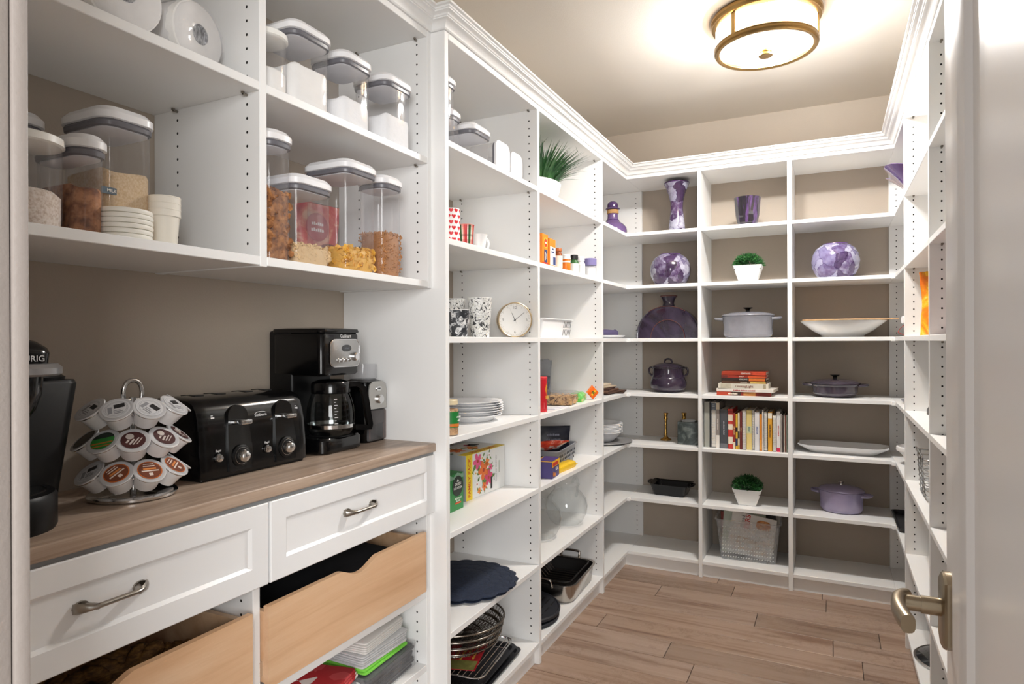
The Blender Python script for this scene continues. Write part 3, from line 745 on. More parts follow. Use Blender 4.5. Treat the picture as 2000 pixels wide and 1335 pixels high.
# single-serve brewer, mostly hidden by the door jamb
k = thing('coffee_brewer', 'black single-serve coffee brewer with silver ring at the left end of the counter', 'coffee maker', (-1.205, .537, ZCN), R(0))
def taper_box(x0, x1, y0b, y1b, y0t, y1t, z0, z1, r=.02, xs=0):
    g = G(); rings = []
    for q, zz in ((0, z0), (.06, z0 + .004), (.94, z1 - .006), (1, z1)):
        hy = ((y1b - y0b) * (1 - q) + (y1t - y0t) * q) / 2; cy = ((y1b + y0b) * (1 - q) + (y1t + y0t) * q) / 2; hx = (x1 - x0) / 2
        e = .004 if q in (0, 1) else 0
        rings.append([(x + (x0 + x1) / 2 + xs * q, y + cy, zz) for x, y, _ in rr(hx - e, hy - e, r, 0, 5)])
    return g.loft(rings)
obj('tower', taper_box(-.13, .05, -.097, .097, -.137, .137, .004, .225), BLACKM, k)
obj('shoulder', G().loft([[(x - .045, y, zz) for x, y, _ in rr(hx, hy, .05, 0, 6)] for hx, hy, zz in ((.084, .134, .223), (.086, .134, .230), (.08, .115, .243), (.06, .08, .252))]), BLACKM, k)
obj('drip_base', G().loft([[(x, y, zz) for x, y, _ in ell(.096 * q, .080 * q, 0, 40, .050, 0)] for q, zz in ((.97, 0), (1, .005), (1, .05), (.96, .056))]), BLACKM, k)
obj('drip_grate', G().lathe([(0, .0575), (.066, .0575), (.068, .056)], 32, (.055, 0, 0)), BLACK, k)
obj('silver_ring', G().loft([[(x, y, zz) for x, y, _ in ell(rx, ry, 0, 44, .085, 0)] for rx, ry, zz in ((.082, .066, .238), (.086, .070, .241), (.086, .070, .250), (.080, .064, .256), (.06, .05, .257))], False, True), mat('#aeaeb0', .3, .7, var=.03), k)
obj('lid_handle', G().loft([[(x + .085, y, zz) for x, y, _ in rr(hx, hy, .022, 0, 6)] for hx, hy, zz in ((.062, .038, .250), (.064, .040, .272), (.060, .038, .280), (.045, .03, .290), (.02, .012, .297))]), BLACK, k)
obj('spout', G().lathe([(.050, .237), (.048, .21), (.040, .185), (.026, .165), (0, .160)], 28, (.085, .0, 0)), BLACK, k)
obj('lettering', text('KEURIG', .0125, FR('+x', (.1495, .002, .264)), .012, .0006), mat('#e2e2e2', .4), k)
# pod carousel
c = thing('pod_carousel', 'chrome three-tier carousel holding coffee pods', 'pod holder', (-1.178, .777, ZCN))
obj('base_disc', G().lathe([(0, .0), (.070, 0), (.075, .003), (.0755, .007), (.073, .010), (.066, .0115), (0, .013)], 48), CHROME, c, sm=40)
obj('centre_post', G().tube([(0, 0, .01), (0, 0, .185)], .006, 16), CHROME, c)
obj('handle', G().tube(crv([(0, -.017, .180), (0, -.018, .198), (0, -.012, .212), (0, 0, .217), (0, .012, .212), (0, .018, .198), (0, .017, .180)], 30), .0042, 12).tube([(0, -.02, .180), (0, .02, .180)], .004, 10), CHROME, c)
PODW = mat('#e9e9ea', .4, var=.02)
def pod_rings(tier, zt, rad, n=9, ph=0):
    g = G()
    for q, zz in ((rad + .012, zt - .002), (rad - .022, zt - .014)): g.torus(q - .012, .0013, 48, 6, (0, 0, zz))
    obj('tier_ring', g, CHROME, c)
pods = {}
FOIL = mat('#d8d8da', .35, .25, var=.03)
def cup_mesh():
    return mesh(G().lathe([(0, .011), (.0172, .011), (.0185, .013), (.0208, .032), (.0222, .035), (.0222, .041), (.0252, .0415), (.0256, .0425), (.0252, .0436)], 32), 'pod_cup', 40)
RINGM = mesh(G().torus(.0236, .0011, 32, 6, (0, 0, .0402)), 'pod_ring', 60)
CUPM = cup_mesh(); CUPM.materials.append(PODW)
LIDM = mesh(G().lathe([(.0252, .0436), (.0235, .0440), (.0215, .0436), (0, .0436)], 32), 'pod_foil', 60); LIDM.materials.append(FOIL)
def disc_mesh(r, r2=0, nm='print', zz=.0440):
    g = G()
    if r2: g.lathe([(r, zz), (r2, zz)], 28)
    else: g.disc(r, zz, 28, t=.0002)
    return mesh(g, nm, 0)
PRINTS = {'plain': [(disc_mesh(.0205), mat('#dcdcde', .45)), (mesh(G().box(-.003, .013, .001, .010, .0443, .0445), 'print', 0), mat('#2a2a2c', .5)), (mesh(G().lathe([(.0155, .0443), (.0150, .0443)], 24).lathe([(.0175, .0443), (.0171, .0443)], 24).box(-.012, -.006, -.009, .006, .0443, .0444).box(-.004, .010, -.0115, -.0095, .0443, .0444).box(-.004, .010, -.008, -.006, .0443, .0444).box(-.004, .006, -.0045, -.003, .0443, .0444), 'print', 0), mat('#9a9a9e', .5))],
          'maroon': [(disc_mesh(.0182), mat('#4a2322', .45, var=.3, scale=200)), (mesh(G().disc(.006, .0443, 20, (.004, .008)).box(-.011, .002, -.002, .001, .0443, .0445).box(-.009, .008, -.006, -.004, .0443, .0445).box(-.006, .010, -.010, -.0085, .0443, .0445).box(-.010, -.003, .004, .007, .0443, .0445), 'print', 0), mat('#cfc4bd', .5))],
          'green': [(disc_mesh(.0182), mat('#2f8a35', .45, var=.3, scale=120)), (mesh(G().prism([(-.0182 * math.cos(R(t_)), .0182 * math.sin(R(t_))) for t_ in range(20, 161, 10)], .0443, .0445), 'print', 0), mat('#1b2a20', .5)), (mesh(G().box(-.0165, .0165, -.0065, -.0035, .0443, .0445).box(-.014, .014, -.013, -.0105, .0443, .0445), 'print', 0), mat('#b9702c', .5))],
          'orange': [(disc_mesh(.0190), mat('#c96a2b', .45)), (disc_mesh(.0172, 0, 'print', .0442), mat('#7b4128', .45, var=.2, scale=150)), (mesh(G().box(-.010, .010, .001, .0045, .0446, .0447), 'print', 0), mat('#e08a45', .5)), (mesh(G().box(-.013, .013, -.003, -.0005, .0446, .0447).box(-.009, .009, .0075, .0095, .0446, .0447).box(-.003, .003, -.012, -.006, .0446, .0447).box(-.008, .008, .012, .0135, .0446, .0447), 'print', 0), mat('#ecd9cc', .5))],
          'dark': [(disc_mesh(.0195), mat('#3c3a30', .45, var=.3, scale=150))]}
TXT = {'plain': 'silver-lidded coffee pod', 'maroon': 'maroon-lidded coffee pod', 'green': 'green-lidded coffee pod', 'orange': 'orange-brown lidded coffee pod', 'dark': 'dark-lidded coffee pod'}
def pod(kind, lab, zt, rad, ang, tilt=40):
    a = R(ang)
    t = thing('coffee_pod', TXT[kind] + lab, 'coffee pod', (0, 0, 0), 0, 'coffee pods in the carousel')
    M_ = Matrix.Translation((-1.178, .777, ZCN)) @ Matrix.Rotation(a, 4, 'Z') @ Matrix.Translation((rad, 0, zt)) @ Matrix.Rotation(R(tilt), 4, 'Y') @ Matrix.Rotation(R(90 + rng.uniform(-60, 60)), 4, 'Z') @ Matrix.Scale(1.08, 4) @ Matrix.Translation((0, 0, -.038))
    t.matrix_world = M_
    hr = obj('pod_ring', RINGM, CHROME, c); hr.matrix_world = M_; hr.matrix_local = c.matrix_world.inverted() @ M_ if False else (Matrix.Translation((1.178, -.777, -ZCN)) @ M_)
    obj('cup', CUPM, None, t); lid = obj('lid', LIDM, None, t)
    for me, m_ in PRINTS[kind]: obj('lid_print', me, m_, lid)
for tier, (zt, rad, ph, kinds) in enumerate(((.053, .075, -52, ['plain', 'orange', 'orange', 'orange', 'dark']), (.110, .075, -35, ['dark', 'green', 'maroon', 'maroon', 'maroon']), (.166, .075, -53, ['plain', 'plain', 'plain', 'plain', 'plain']))):
    pod_rings(tier, zt - .006, rad)
    base_a = {0: (-92, -52, -14, 26, 66), 1: (-106, -69, -33, 6, 45), 2: (-90, -52, -14, 26, 64)}[tier]
    for i, (kd, an) in enumerate(zip(kinds, base_a)):
        pod(kd, ' on the %s carousel tier, %s from left' % (('bottom', 'middle', 'top')[tier], ('first', 'second', 'third', 'fourth', 'last')[i]), zt, rad, an)
# toaster
t = thing('toaster', 'glossy black four-slice toaster with chrome levers and dials', 'toaster', (-1.150, 1.05, ZCN), 0)
hw = .143
def toaster_body():
    rings = []
    prof = [(0, .006), (.0, .012), (-.001, .05), (-.006, .105), (-.014, .145), (-.026, .162), (-.045, .170), (-.095, .173), (-.145, .170), (-.164, .160), (-.174, .135), (-.180, .05), (-.180, .006)]
    for y, k_ in ((-hw - .006, .82), (-hw - .004, .93), (-hw + .004, .985), (-hw + .02, 1), (hw - .02, 1), (hw - .004, .985), (hw + .004, .93), (hw + .006, .82)):
        rings.append([(-.09 + (x + .09) * (k_ * .5 + .5), y, .006 + (zz - .006) * (k_ * .35 + .65)) for x, zz in prof])
    return G().loft(rings)
body = obj('body', toaster_body(), BLACK, t, sm=50)
obj('base', G().cbox(-.172, -.006, -hw, hw, 0, .008, .002, 1), BLACKM, t)
for sy in (-.095, -.038, .038, .095): obj('bread_slot', G().box(-.118, -.072, sy - .011, sy + .011, .1690, .1731), mat('#050505', .7), t, sm=0)
for yc, pn in ((-.052, 0), (.078, 1)):
    cp = [(yc - .030, .012), (yc + .030, .012), (yc + .032, .05), (yc + .026, .13)] + [(yc + .026 * math.cos(a), .13 + .022 * math.sin(a)) for a in [PI * i / 8 for i in range(1, 8)]] + [(yc - .026, .13), (yc - .032, .05)]
    pl = obj('control_panel', G().loft([[(x0 - max(0, (zz - .05)) * .11, y, zz) for y, zz in cp] for x0 in (-.004, .004)]), mat('#0d0d0e', .16, coat=.5), t)
    obj('lever_track', G().box(-.004, .0035, yc - .007, yc + .007, .06, .140, T=Matrix.Rotation(R(-4.5), 4, 'Y')), mat('#000000', .6), pl)
    obj('lever', G().cbox(.0, .022, yc - .014, yc + .016, .1105, .121, .003, 2).box(-.005, .003, yc - .016, yc - .002, .114, .118), CHROME, pl)
    obj('dial', G().lathe([(.021, .004), (.021, .007), (.018, .0085), (.0135, .009), (.0135, .012), (.012, .020), (.008, .024), (0, .025)], 28, T=FR('+x', (0, yc, .043))), CHROME, pl, sm=40)
    obj('dial_ring', G().lathe([(.0235, .004), (.0235, .0062), (.0155, .0095), (.0135, .0095)], 28, T=FR('+x', (0, yc, .043))), BLACKM, pl, sm=40)
    obj('dial_marks', G().add([], [])if False else text('. . . . . . .', .006, FR('+x', (.0068, yc, .066))), mat('#c8c8c8', .5), pl)
    bt = obj('button', G().lathe([(.009, .001), (.009, .006), (.007, .009), (0, .0098)], 20, T=FR('+x', (0, yc - .056, .046))), CHROME, t)
    obj('button_text', text('Bagel' if pn else 'Bagel', .0065, FR('+x', (.0012, yc - .056, .061)), .01), mat('#d6d6d6', .5), t)
    s_ = -.06 if pn == 0 else .046
    obj('bread_icon', G().cbox(-.0135, -.0105, yc + s_ - .005, yc + s_ + .005, .124, .131, .001, 1).box(-.0145, -.0115, yc + s_ - .004, yc + s_ + .001, .133, .1345), mat('#d6d6d6', .5), t)
obj('brand_text', text('Sunbeam', .0095, FR('+x', (-.0085, .013, .124)) @ Matrix.Rotation(R(-6), 4, 'X'), .01), mat('#d6d6d6', .5), t)
obj('brand_arc', G().tube([(-.0085 - .0003, .013 + .015 * math.cos(a), .127 + .0045 * math.sin(a)) for a in [PI * (.1 + .8 * i / 10) for i in range(11)]], .0006, 4), mat('#d6d6d6', .5), t)
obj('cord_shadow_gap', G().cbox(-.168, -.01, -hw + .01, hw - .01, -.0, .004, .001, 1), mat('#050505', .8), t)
# drip coffee maker
m_ = thing('drip_coffee_maker', 'tall black drip coffee maker with silver control panel beside the toaster', 'coffee maker', (-1.197, 1.337, ZCN), R(3))
obj('base', G().loft([[(x - .045, y, zz) for x, y, _ in rr(hx, hy, .028, 0, 6)] for hx, hy, zz in ((.086, .080, 0), (.09, .084, .004), (.09, .084, .034), (.086, .080, .040))]), BLACK, m_, sm=40)
obj('warming_plate', G().lathe([(0, .0425), (.055, .0425), (.058, .040)], 32, (.0, 0, 0)), BLACKM, m_)
obj('tower', G().cbox(-.142, -.062, -.078, .078, .03, .318, .008, 3), BLACKM, m_)
obj('head', G().loft([[(x - .048, y, zz) for x, y, _ in rr(hx, hy, .016, 0, 6)] for hx, hy, zz in ((.078, .074, .200), (.083, .079, .206), (.083, .079, .305), (.080, .076, .312))]), BLACK, m_, sm=40)
obj('lid', G().loft([[(x - .048, y, zz) for x, y, _ in rr(hx, hy, .018, 0, 6)] for hx, hy, zz in ((.085, .081, .312), (.086, .082, .316), (.084, .080, .322), (.06, .06, .325))]), BLACK, m_, sm=40)
FP = FR('+x', (.0352, .012, .258))
pnl = obj('control_panel', G().loft([[tuple(FP @ Vector((x, y, zz))) for x, y, _ in rr(hx, hy, .016, 0, 6)] for hx, hy, zz in ((.060, .036, 0), (.060, .036, .002), (.057, .033, .0035))]), mat('#b4b4b3', .28, .8, var=.04, scale=120), m_, sm=30)
obj('panel_rim', G().tube([tuple(FP @ Vector((x, y, .0018))) for x, y, _ in rr(.060, .036, .016, 0, 6)], .0016, 6, True), CHROME, pnl)
obj('display', G().loft([[tuple(FP @ Vector((x + .004, y + .013, zz))) for x, y, _ in ell(.019, .0095, 0, 24)] for zz in (.003, .0048)]), mat('#23262a', .12, coat=.5), pnl)
obj('display_digits', text('~~~~~', .007, FP @ Matrix.Translation((.004, .013, .0046))), mat('#6a7076', .4), pnl)
for i in range(4): obj('button', G().lathe([(.0055, .003), (.0055, .006), (.004, .0072), (0, .0075)], 16, T=FP @ Matrix.Translation((-.032 + .0165 * i, -.018, 0))), CHROME, pnl)
obj('dial', G().lathe([(.0125, .003), (.012, .010), (.009, .0125), (0, .0125)], 20, T=FP @ Matrix.Translation((.040, -.010, 0))), CHROME, pnl)
obj('brand_text', text('Cuisinart', .0125, FR('+x', (.0353, .016, .303)), .02, .0006), mat('#efefef', .4), m_)
# carafe on its plate
cf = thing('glass_carafe', 'glass coffee carafe with black handle on the coffee maker warming plate', 'carafe', (-1.192, 1.330, ZCN + .0428), R(-34))
RC = [(.044, .0), (.052, .003), (.060, .018), (.0625, .045), (.060, .075), (.054, .098), (.048, .112)]
obj('glass', G().lathe([(0, .0012)] + RC, 40), clear('carafe_glass', '#dfe2e2', .03, 1.5), cf)
obj('collar', G().lathe([(.0485, .110), (.0505, .112), (.0505, .134), (.047, .140), (.03, .146), (0, .147)], 36), BLACK, cf, sm=40)
obj('steel_band', G().lathe([(.0608, .020), (.0616, .0205), (.0628, .030), (.0622, .0305)], 40), CHROME, cf)
obj('handle', G().loft([[(0 + a_ * .009, yy + dy, zz + dz) for a_, dy, dz in ((-1, -.006, -.004), (1, -.006, -.004), (1, .006, .004), (-1, .006, .004))] for yy, zz in crv2] if False else [[(a_ * .010, yy + nx * .007 * b_, zz + nz * .007 * b_) for a_, b_ in ((-1, -1), (1, -1), (1, 1), (-1, 1))] for yy, zz, nx, nz in ((.046, .132, 0, 1), (.070, .132, .4, .9), (.086, .120, .9, .5), (.094, .090, 1, .2), (.100, .050, 1, .15), (.105, .020, 1, .1), (.104, .012, .6, -.8), (.085, .014, 0, -1), (.064, .016, 0, -1))]), BLACK, cf, sm=30)
g = G()
for i in range(9): g.add([(r_ * math.cos(a), r_ * math.sin(a), .034 + i * .0078 + dz) for a, dz in ((-.10, 0), ((-.02 if i % 2 else .04), 0), ((-.02 if i % 2 else .04), .0013), (-.10, .0013))] if True else [], [(0, 1, 2, 3)]) if (r_ := (.0632 if i < 5 else .0605 - (i - 5) * .0018)) else None
obj('level_marks', g, mat('#e8e8e8', .5), cf, sm=0)
# grinder
gr = thing('coffee_grinder', 'steel and clear coffee grinder tucked beside the coffee maker', 'coffee grinder', (-1.200, 1.508, ZCN), R(0))
obj('body', G().loft([[(x - .03, y, zz) for x, y, _ in rr(hx, hy, .018, 0, 5)] for hx, hy, zz in ((.048, .045, 0), (.05, .047, .004), (.05, .047, .150), (.046, .043, .172), (.030, .030, .180))]), BLACK, gr, sm=40)
obj('steel_front', G().loft([[(.0212 + xo, y * k_, zz) for y, zz in [(-.041, .095), (.041, .095), (.041, .150), (.036, .166), (.022, .174), (-.022, .174), (-.036, .166), (-.041, .150)]] for xo, k_ in ((0, 1), (.003, .97))]), STEEL, gr, sm=30)
obj('grounds_bin', G().cbox(-.02, .024, -.040, .040, .004, .091, .004, 2), clear('smoked_plastic', '#c9b4ac', .05, 1.45, .1), gr)
obj('coffee_grounds', G().cbox(-.016, .020, -.036, .036, .006, .055, .003, 1), mat('#6b4636', .9, var=.3, scale=200), gr)
obj('hopper', G().lathe([(.030, .178), (.038, .180), (.040, .184), (.040, .222), (.038, .2225)], 32, (-.03, 0, 0)), PLASTIC, gr)
obj('power_button', G().loft([[(x0, y + .004, .153 + zz) for y, zz, _ in rr(.011, .006, .0055, 0, 5)] for x0 in (.023, .0262)]), CHROME, gr)
obj('button_mark', G().box(.0262, .0266, -.002, .010, .1515, .1545), mat('#222222', .5), gr)
obj('grind_dial', G().lathe([(.0135, .022), (.0135, .030), (.011, .0325), (0, .0325)], 24, T=FR('+x', (0, .008, .122))), CHROME, gr)
# ---------------------------------------------------------------- left run, bay beside the coffee counter
Z1, Z7, Z6, Z5, Z4, Z3, Z2 = [q + .0004 for q in ZT]
pop_box('tall slim empty container half hidden by the panel, top shelf of the first bay', A - .02, 1.592, 1.672, .09, Z2, .205, .0, None)
pop_box('small empty container on the top shelf of the first bay, left of the wide one', A - .035, 1.640, 1.724, .10, Z2, .126, .0, None)
pop_box('wide empty container on the top shelf of the first bay', A - .022, 1.760, 1.892, .125, Z2, .116, .0, None)
for lab, y0_, y1_, h in (('container with white front lid lying on its side, left of the two', 1.935, 2.037, .108), ('container with white front lid lying on its side, right of the two', 2.048, 2.140, .098)):
    t = thing('food_container', lab, 'food container', (A - .03, (y0_ + y1_) / 2, Z2), 0, 'containers lying on their sides')
    W = (y1_ - y0_) / 2
    def ring(x, e, r=.022): return [(x, y, h / 2 + zz) for y, zz, _ in rr(W - e, h / 2 - e, r, 0, 5)]
    obj('lid', G().loft([ring(-.012, .001), ring(-.004, 0), ring(0, .006), ring(.0005, .014)]), LIDW, t, sm=35)
    obj('seal', G().loft([ring(-.02, .004), ring(-.012, .003)], False, False), GREY_SEAL, t)
    obj('body', G().loft([ring(-.11, .006), ring(-.02, .005)], True, False), PLASTIC, t)
# cups with hearts and plaid, white mug
RED = mat('#d8262f', .4, var=.05)
t = thing('tall_mug', 'tall white cup printed with red hearts', 'mug', (A - .055, 1.680, Z3))
HR = .0265
obj('cup', G().lathe([(0, 0), (.0245, 0), (.0258, .002), (HR, .012), (HR, .1035), (.0258, .105), (.0245, .1035), (.0245, .006), (0, .005)], 40), mat('#f6f4f2', .3, var=.01), t, sm=40)
g = G()
for i in range(6):
    for j in range(10):
        z_ = .0115 + i * .0172; u = (j + (.5 if i % 2 else 0)) / 10 * 2 * PI * HR
        o_ = len(g.v); P_ = cyl_map(heart2d(u, z_, .0076), lambda z: HR + .0001); g.add(P_, [tuple(range(len(P_)))])
stuff(obj('heart_print', g, RED, t, sm=0))
t = thing('plaid_mug', 'short cup in red, green and white plaid', 'mug', (A - .045, 1.751, Z3))
def plaid():
    s = NT('plaid'); c_ = s.n('ShaderNodeTexCoord'); sp = s.n('ShaderNodeSeparateXYZ'); s.l(c_.outputs['Object'], sp.inputs[0])
    at = s.math('ARCTAN2', sp.outputs[1], sp.outputs[0]); 
    u = s.math('FRACT', s.math('MULTIPLY', at, .8)); v = s.math('FRACT', s.math('MULTIPLY', sp.outputs[2], 17))
    a = s.ramp(u, [(0, '#c62a2f'), (.28, '#f2ece2'), (.42, '#1d1b1b'), (.47, '#3d7a44'), (.68, '#f2ece2'), (.84, '#e9a08c')], 'CONSTANT')
    b = s.ramp(v, [(0, '#d8453f'), (.35, '#f7f0e8'), (.5, '#7f6a58'), (.62, '#efe8de'), (.85, '#f0b7a4')], 'CONSTANT')
    s.bsdf(s.mix(.5, a, b, 'MULTIPLY'), .4); return s.m
obj('cup', G().lathe([(0, 0), (.019, 0), (.0205, .002), (.0255, .064), (.0262, .0665), (.0248, .066), (.0185, .004), (0, .0035)], 36), plaid(), t, sm=40)
obj('rim', G().torus(.0255, .0011, 36, 6, (0, 0, .0665)), mat('#d98d7c', .4), t)
t = thing('white_mug', 'small white ribbed mug with curved handle', 'mug', (A - .050, 1.842, Z3), R(-12))
MW = mat('#f2f2f1', .3, var=.01)
obj('cup', G().lathe([(0, 0), (.019, 0), (.020, .003), (.022, .02), (.0265, .044), (.0285, .0505), (.0275, .051), (.021, .02), (.018, .004), (0, .003)], 36), MW, t, sm=40)
obj('handle', handle_loop([(.005, .020, .042), (.006, .034, .040), (.006, .042, .028), (.006, .038, .012), (.004, .034, .002)], .0036), MW, t, sm=60)
# floral cups and clock
FLOR = speckle('floral_white', [(.0, '#2e2e30'), (.42, '#3a3a3d'), (.46, '#d8d8d4'), (.50, '#f3f2ef'), (.545, '#f3f2ef'), (.56, '#4a4a4a'), (.575, '#efeeea'), (.62, '#efeeea'), (.645, '#8f9152'), (.665, '#e9e8e2'), (1, '#f3f2ef')], 42, .35, 0, dist=2.0)
FLORD = speckle('floral_dark', [(0, '#f2f2f0'), (.40, '#e5e5e4'), (.425, '#55565a'), (.44, '#e5e5e4'), (.47, '#8a8b8e'), (.50, '#323337'), (.8, '#2a2b2e')], 34, .35, 0, dist=1.8)
CUPP = [(0, 0), (.036, 0), (.0375, .002), (.0415, .065)]
def flor(lab, loc, r0, r1, h, m):
    t = thing('floral_tumbler', lab, 'cup', loc, 0, 'floral paper tumblers')
    obj('cup', G().lathe([(0, 0), (r0 - .001, 0), (r0, .002), (r1, h - .001), (r1 - .0008, h), (r1 - .0015, h - .001), (r0 - .0015, .004), (0, .0035)], 40), m, t, sm=40)
    obj('rim', G().torus(r1 - .0005, .0010, 40, 6, (0, 0, h)), mat('#ecebe8', .4), t)
flor('tall white tumbler with black and olive flowers, beside the clock', (A - .075, 1.893, Z4), .031, .0405, .130, FLOR)
flor('dark grey tumbler with white flowers, at the left edge of the clock shelf', (A - .062, 1.728, Z4), .030, .039, .083, FLORD)
flor('white floral tumbler standing behind the dark grey one', (A - .165, 1.870, Z4), .031, .0405, .128, FLOR)
ck = thing('table_clock', 'round gold-rimmed clock with white face standing on the shelf', 'clock', (-1.030, 2.117, Z4 + .0637), R(-50))
CF = FR('+x', (0, 0, 0)) @ Matrix.Diagonal((.866, .866, .866, 1))
GOLD = mat('#cdb692', .3, .8, var=.04)
obj('case', G().lathe([(0, -.030), (.0735, -.030), (.0735, .004), (.0715, .0055), (.0695, .004), (.0690, -.004)], 64, T=CF), GOLD, ck, sm=30)
obj('dial', G().lathe([(.0693, -.0035), (0, -.0035)], 64, T=CF), mat('#f3f2ef', .5, var=.01), ck)
g = G()
for i in range(60):
    a = R(6 * i); L_ = .010 if i % 5 == 0 and i % 15 else .006
    if i % 15 == 0: continue
    wv = .0004 if i % 5 else .0007
    g.box(-wv, wv, .066 - L_, .066, -.0032, -.003, T=CF @ Matrix.Rotation(-a, 4, 'Z'))
stuff(obj('minute_marks', g, mat('#b9b4ac', .5), ck))
for s_, x, y in (('12', 0, .051), ('3', .051, 0), ('6', 0, -.051), ('9', -.051, 0)):
    obj('numeral', text(s_, .0165, CF @ Matrix.Translation((x, y, -.0032))), mat('#8d8a86', .5), ck)
HB = mat('#2f2f31', .4)
obj('hour_hand', G().prism([(-.0012, -.006), (.0012, -.006), (.0009, .031), (-.0009, .031)], -.002, -.0015, T=CF @ Matrix.Rotation(R(25), 4, 'Z')), HB, ck)
obj('minute_hand', G().prism([(-.0009, -.008), (.0009, -.008), (.0006, .052), (-.0006, .052)], -.0015, -.001, T=CF @ Matrix.Rotation(R(-52), 4, 'Z')), HB, ck)
obj('second_hand', G().prism([(-.0003, -.02), (.0003, -.02), (.0002, .056), (-.0002, .056)], -.001, -.0007, T=CF @ Matrix.Rotation(R(25), 4, 'Z')), mat('#9b9894', .5), ck)
obj('hand_pin', G().lathe([(.0035, -.002), (.0032, .0), (0, .0006)], 16, T=CF), HB, ck)
obj('clock_glass', G().lathe([(.0695, .003), (0, .0045)], 48, T=CF), clear('clock_crystal', '#fdfdfd', .02, 1.2), ck)
# plates and jars
PAPERP = mat('#eeeeef', .6, var=.015, scale=40)
t = None
for k in range(7):
    pl = obj('paper_plate', G().loft([[(q * math.cos(2 * PI * j / 72) * (1 + (.006 * math.cos(36 * 2 * PI * j / 72) if q > .09 else 0)), q * math.sin(2 * PI * j / 72) * (1 + (.006 * math.cos(36 * 2 * PI * j / 72) if q > .09 else 0)), zz) for j in range(72)] for q, zz in ((.0005, .003), (.078, .003), (.086, .005), (.104, .020), (.118, .0235), (.1205, .0225), (.117, .0215), (.105, .0175), (.087, .002), (.078, 0), (.0005, 0))], False, False), PAPERP, None, (A - .165 + rng.uniform(-.003, .003), 1.972 + rng.uniform(-.004, .004), Z5 + k * .0078), (0, 0, rng.uniform(0, 6)), sm=50)
    tag(pl, 'white fluted paper plate, %s in the stack of seven on the shelf' % ('bottom one', 'second from the bottom', 'third from the bottom', 'fourth from the bottom', 'third from the top', 'second from the top', 'top one')[k], 'plate', 'stack of white paper plates')
t = thing('nut_jar', 'clear nut jar with green label at the left edge of the plates shelf', 'jar', (A - .032, 1.630, Z5))
obj('jar', G().lathe([(0, 0), (.024, 0), (.026, .003), (.026, .082), (.023, .090)], 32), PLASTIC, t)
obj('nuts', G().lathe([(0, .002), (.024, .002), (.0245, .076), (0, .080)], 24), speckle('mixed_nuts', [(.3, '#8a5a34'), (.5, '#c79a68'), (.7, '#e2c08e')], 120, .7, .002), t)
obj('wrap_label', G().lathe([(.0263, .024), (.0265, .024), (.0265, .070), (.0263, .070)], 32), mat('#1f7a35', .4), t)
obj('label_text', text('~~~~~~', .007, FR('+x', (.0268, .006, .054)), .02), mat('#e8f0e4', .5), t)
obj('label_text', text('~~~~', .007, FR('+x', (.0268, .006, .044)), .02), mat('#e8f0e4', .5), t)
obj('label_band', G().lathe([(.0266, .026), (.0268, .027), (.0268, .034), (.0266, .035)], 32), mat('#d2762b', .5, var=.3, scale=200), t)
obj('cap', G().lathe([(0, .104), (.022, .104), (.0235, .102), (.0235, .090), (.021, .089)], 32), mat('#d9c9a6', .4), t)
bottle('foil_topped_jar', 'tall jar with crumpled silver foil top behind the nut jar', 'jar', (A - .085, 1.672, Z5), [(0, 0), (.020, 0), (.022, .003), (.022, .08), (.015, .098), (.015, .105)], mat('#a8743f', .3, coat=.4), [(.017, .10), (.020, .106), (.0195, .122), (.0225, .135), (.019, .149), (.0, .152)], mat('#c9c9ca', .25, .9, var=.2, scale=90))
# tea and coffee boxes
t = carton('coffee_box', 'green coffee pod box standing on the shelf', 'box', (-1.086, 1.780, Z6), .118, .095, .118, R(0), mat('#2f8a45', .4, var=.04))
obj('brand_disc', G().disc(.033, 0, 36, T=FR('+x', (.0005, .022, .078))), mat('#26332b', .4), t)
for s_, zz, sz in (('GREEN', .084, .0125), ('MOUNTAIN', .0715, .0105)): obj('brand_text', text(s_, sz, FR('+x', (.0011, .022, zz)), .02, width=.05 if s_ == 'MOUNTAIN' else .038), mat('#f2f4ef', .5), t)
obj('brand_mark', G().prism([(-.007, 0), (.007, 0), (0, .009)], 0, .0005, T=FR('+x', (.0010, .022, .092))), mat('#e8eee6', .5), t)
obj('mountain_band', G().prism([(-.059, -.002), (-.059, .012), (-.03, .016), (-.005, .006), (.02, .018), (.045, .010), (.059, .014), (.059, -.002)], 0, .0004, T=FR('+x', (.0003, 0, .104))), mat('#7fa88c', .5, var=.3, scale=80), t)
for s_, zz in (('BREAKFAST', .038), ('BLEND', .030)): obj('blend_text', text(s_, .0085, FR('+x', (.0008, .024, zz)), .02), mat('#f2f4ef', .5), t)
obj('blend_band', G().box(.0002, .0008, .006, .042, .0205, .0255), mat('#d5552c', .5), t)
t = thing('family_pack_box', 'large yellow-edged tea box with flower print reading FAMILY PACK', 'box', (-1.116, 1.908, Z6), R(-2))
W_, D_, H_ = .272, .165, .155
WHB = mat('#e7e8e6', .5, var=.02)
obj('carton', G().cbox(-D_, 0, 0, W_, 0, H_, .0012, 1), WHB, t, sm=30)
YEL = mat('#efcf1f', .45, var=.03); ORT = mat('#d4541f', .5)
obj('yellow_edge', G().box(-.0003, .0006, .0005, .040, .0005, H_ - .0005).box(-.034, .0005, .0005, W_ - .0005, H_ - .0003, H_ + .0006), YEL, t, sm=0)
obj('side_panel_grey', G().box(-D_ + .001, -.001, -.0007, .0002, .0005, H_ - .0005), mat('#a9aaac', .5), t)
obj('family_text', text('FAMILY PACK', .021, FR('+x', (.0009, .020, H_ / 2), R(90)), .02, width=.135), ORT, t)
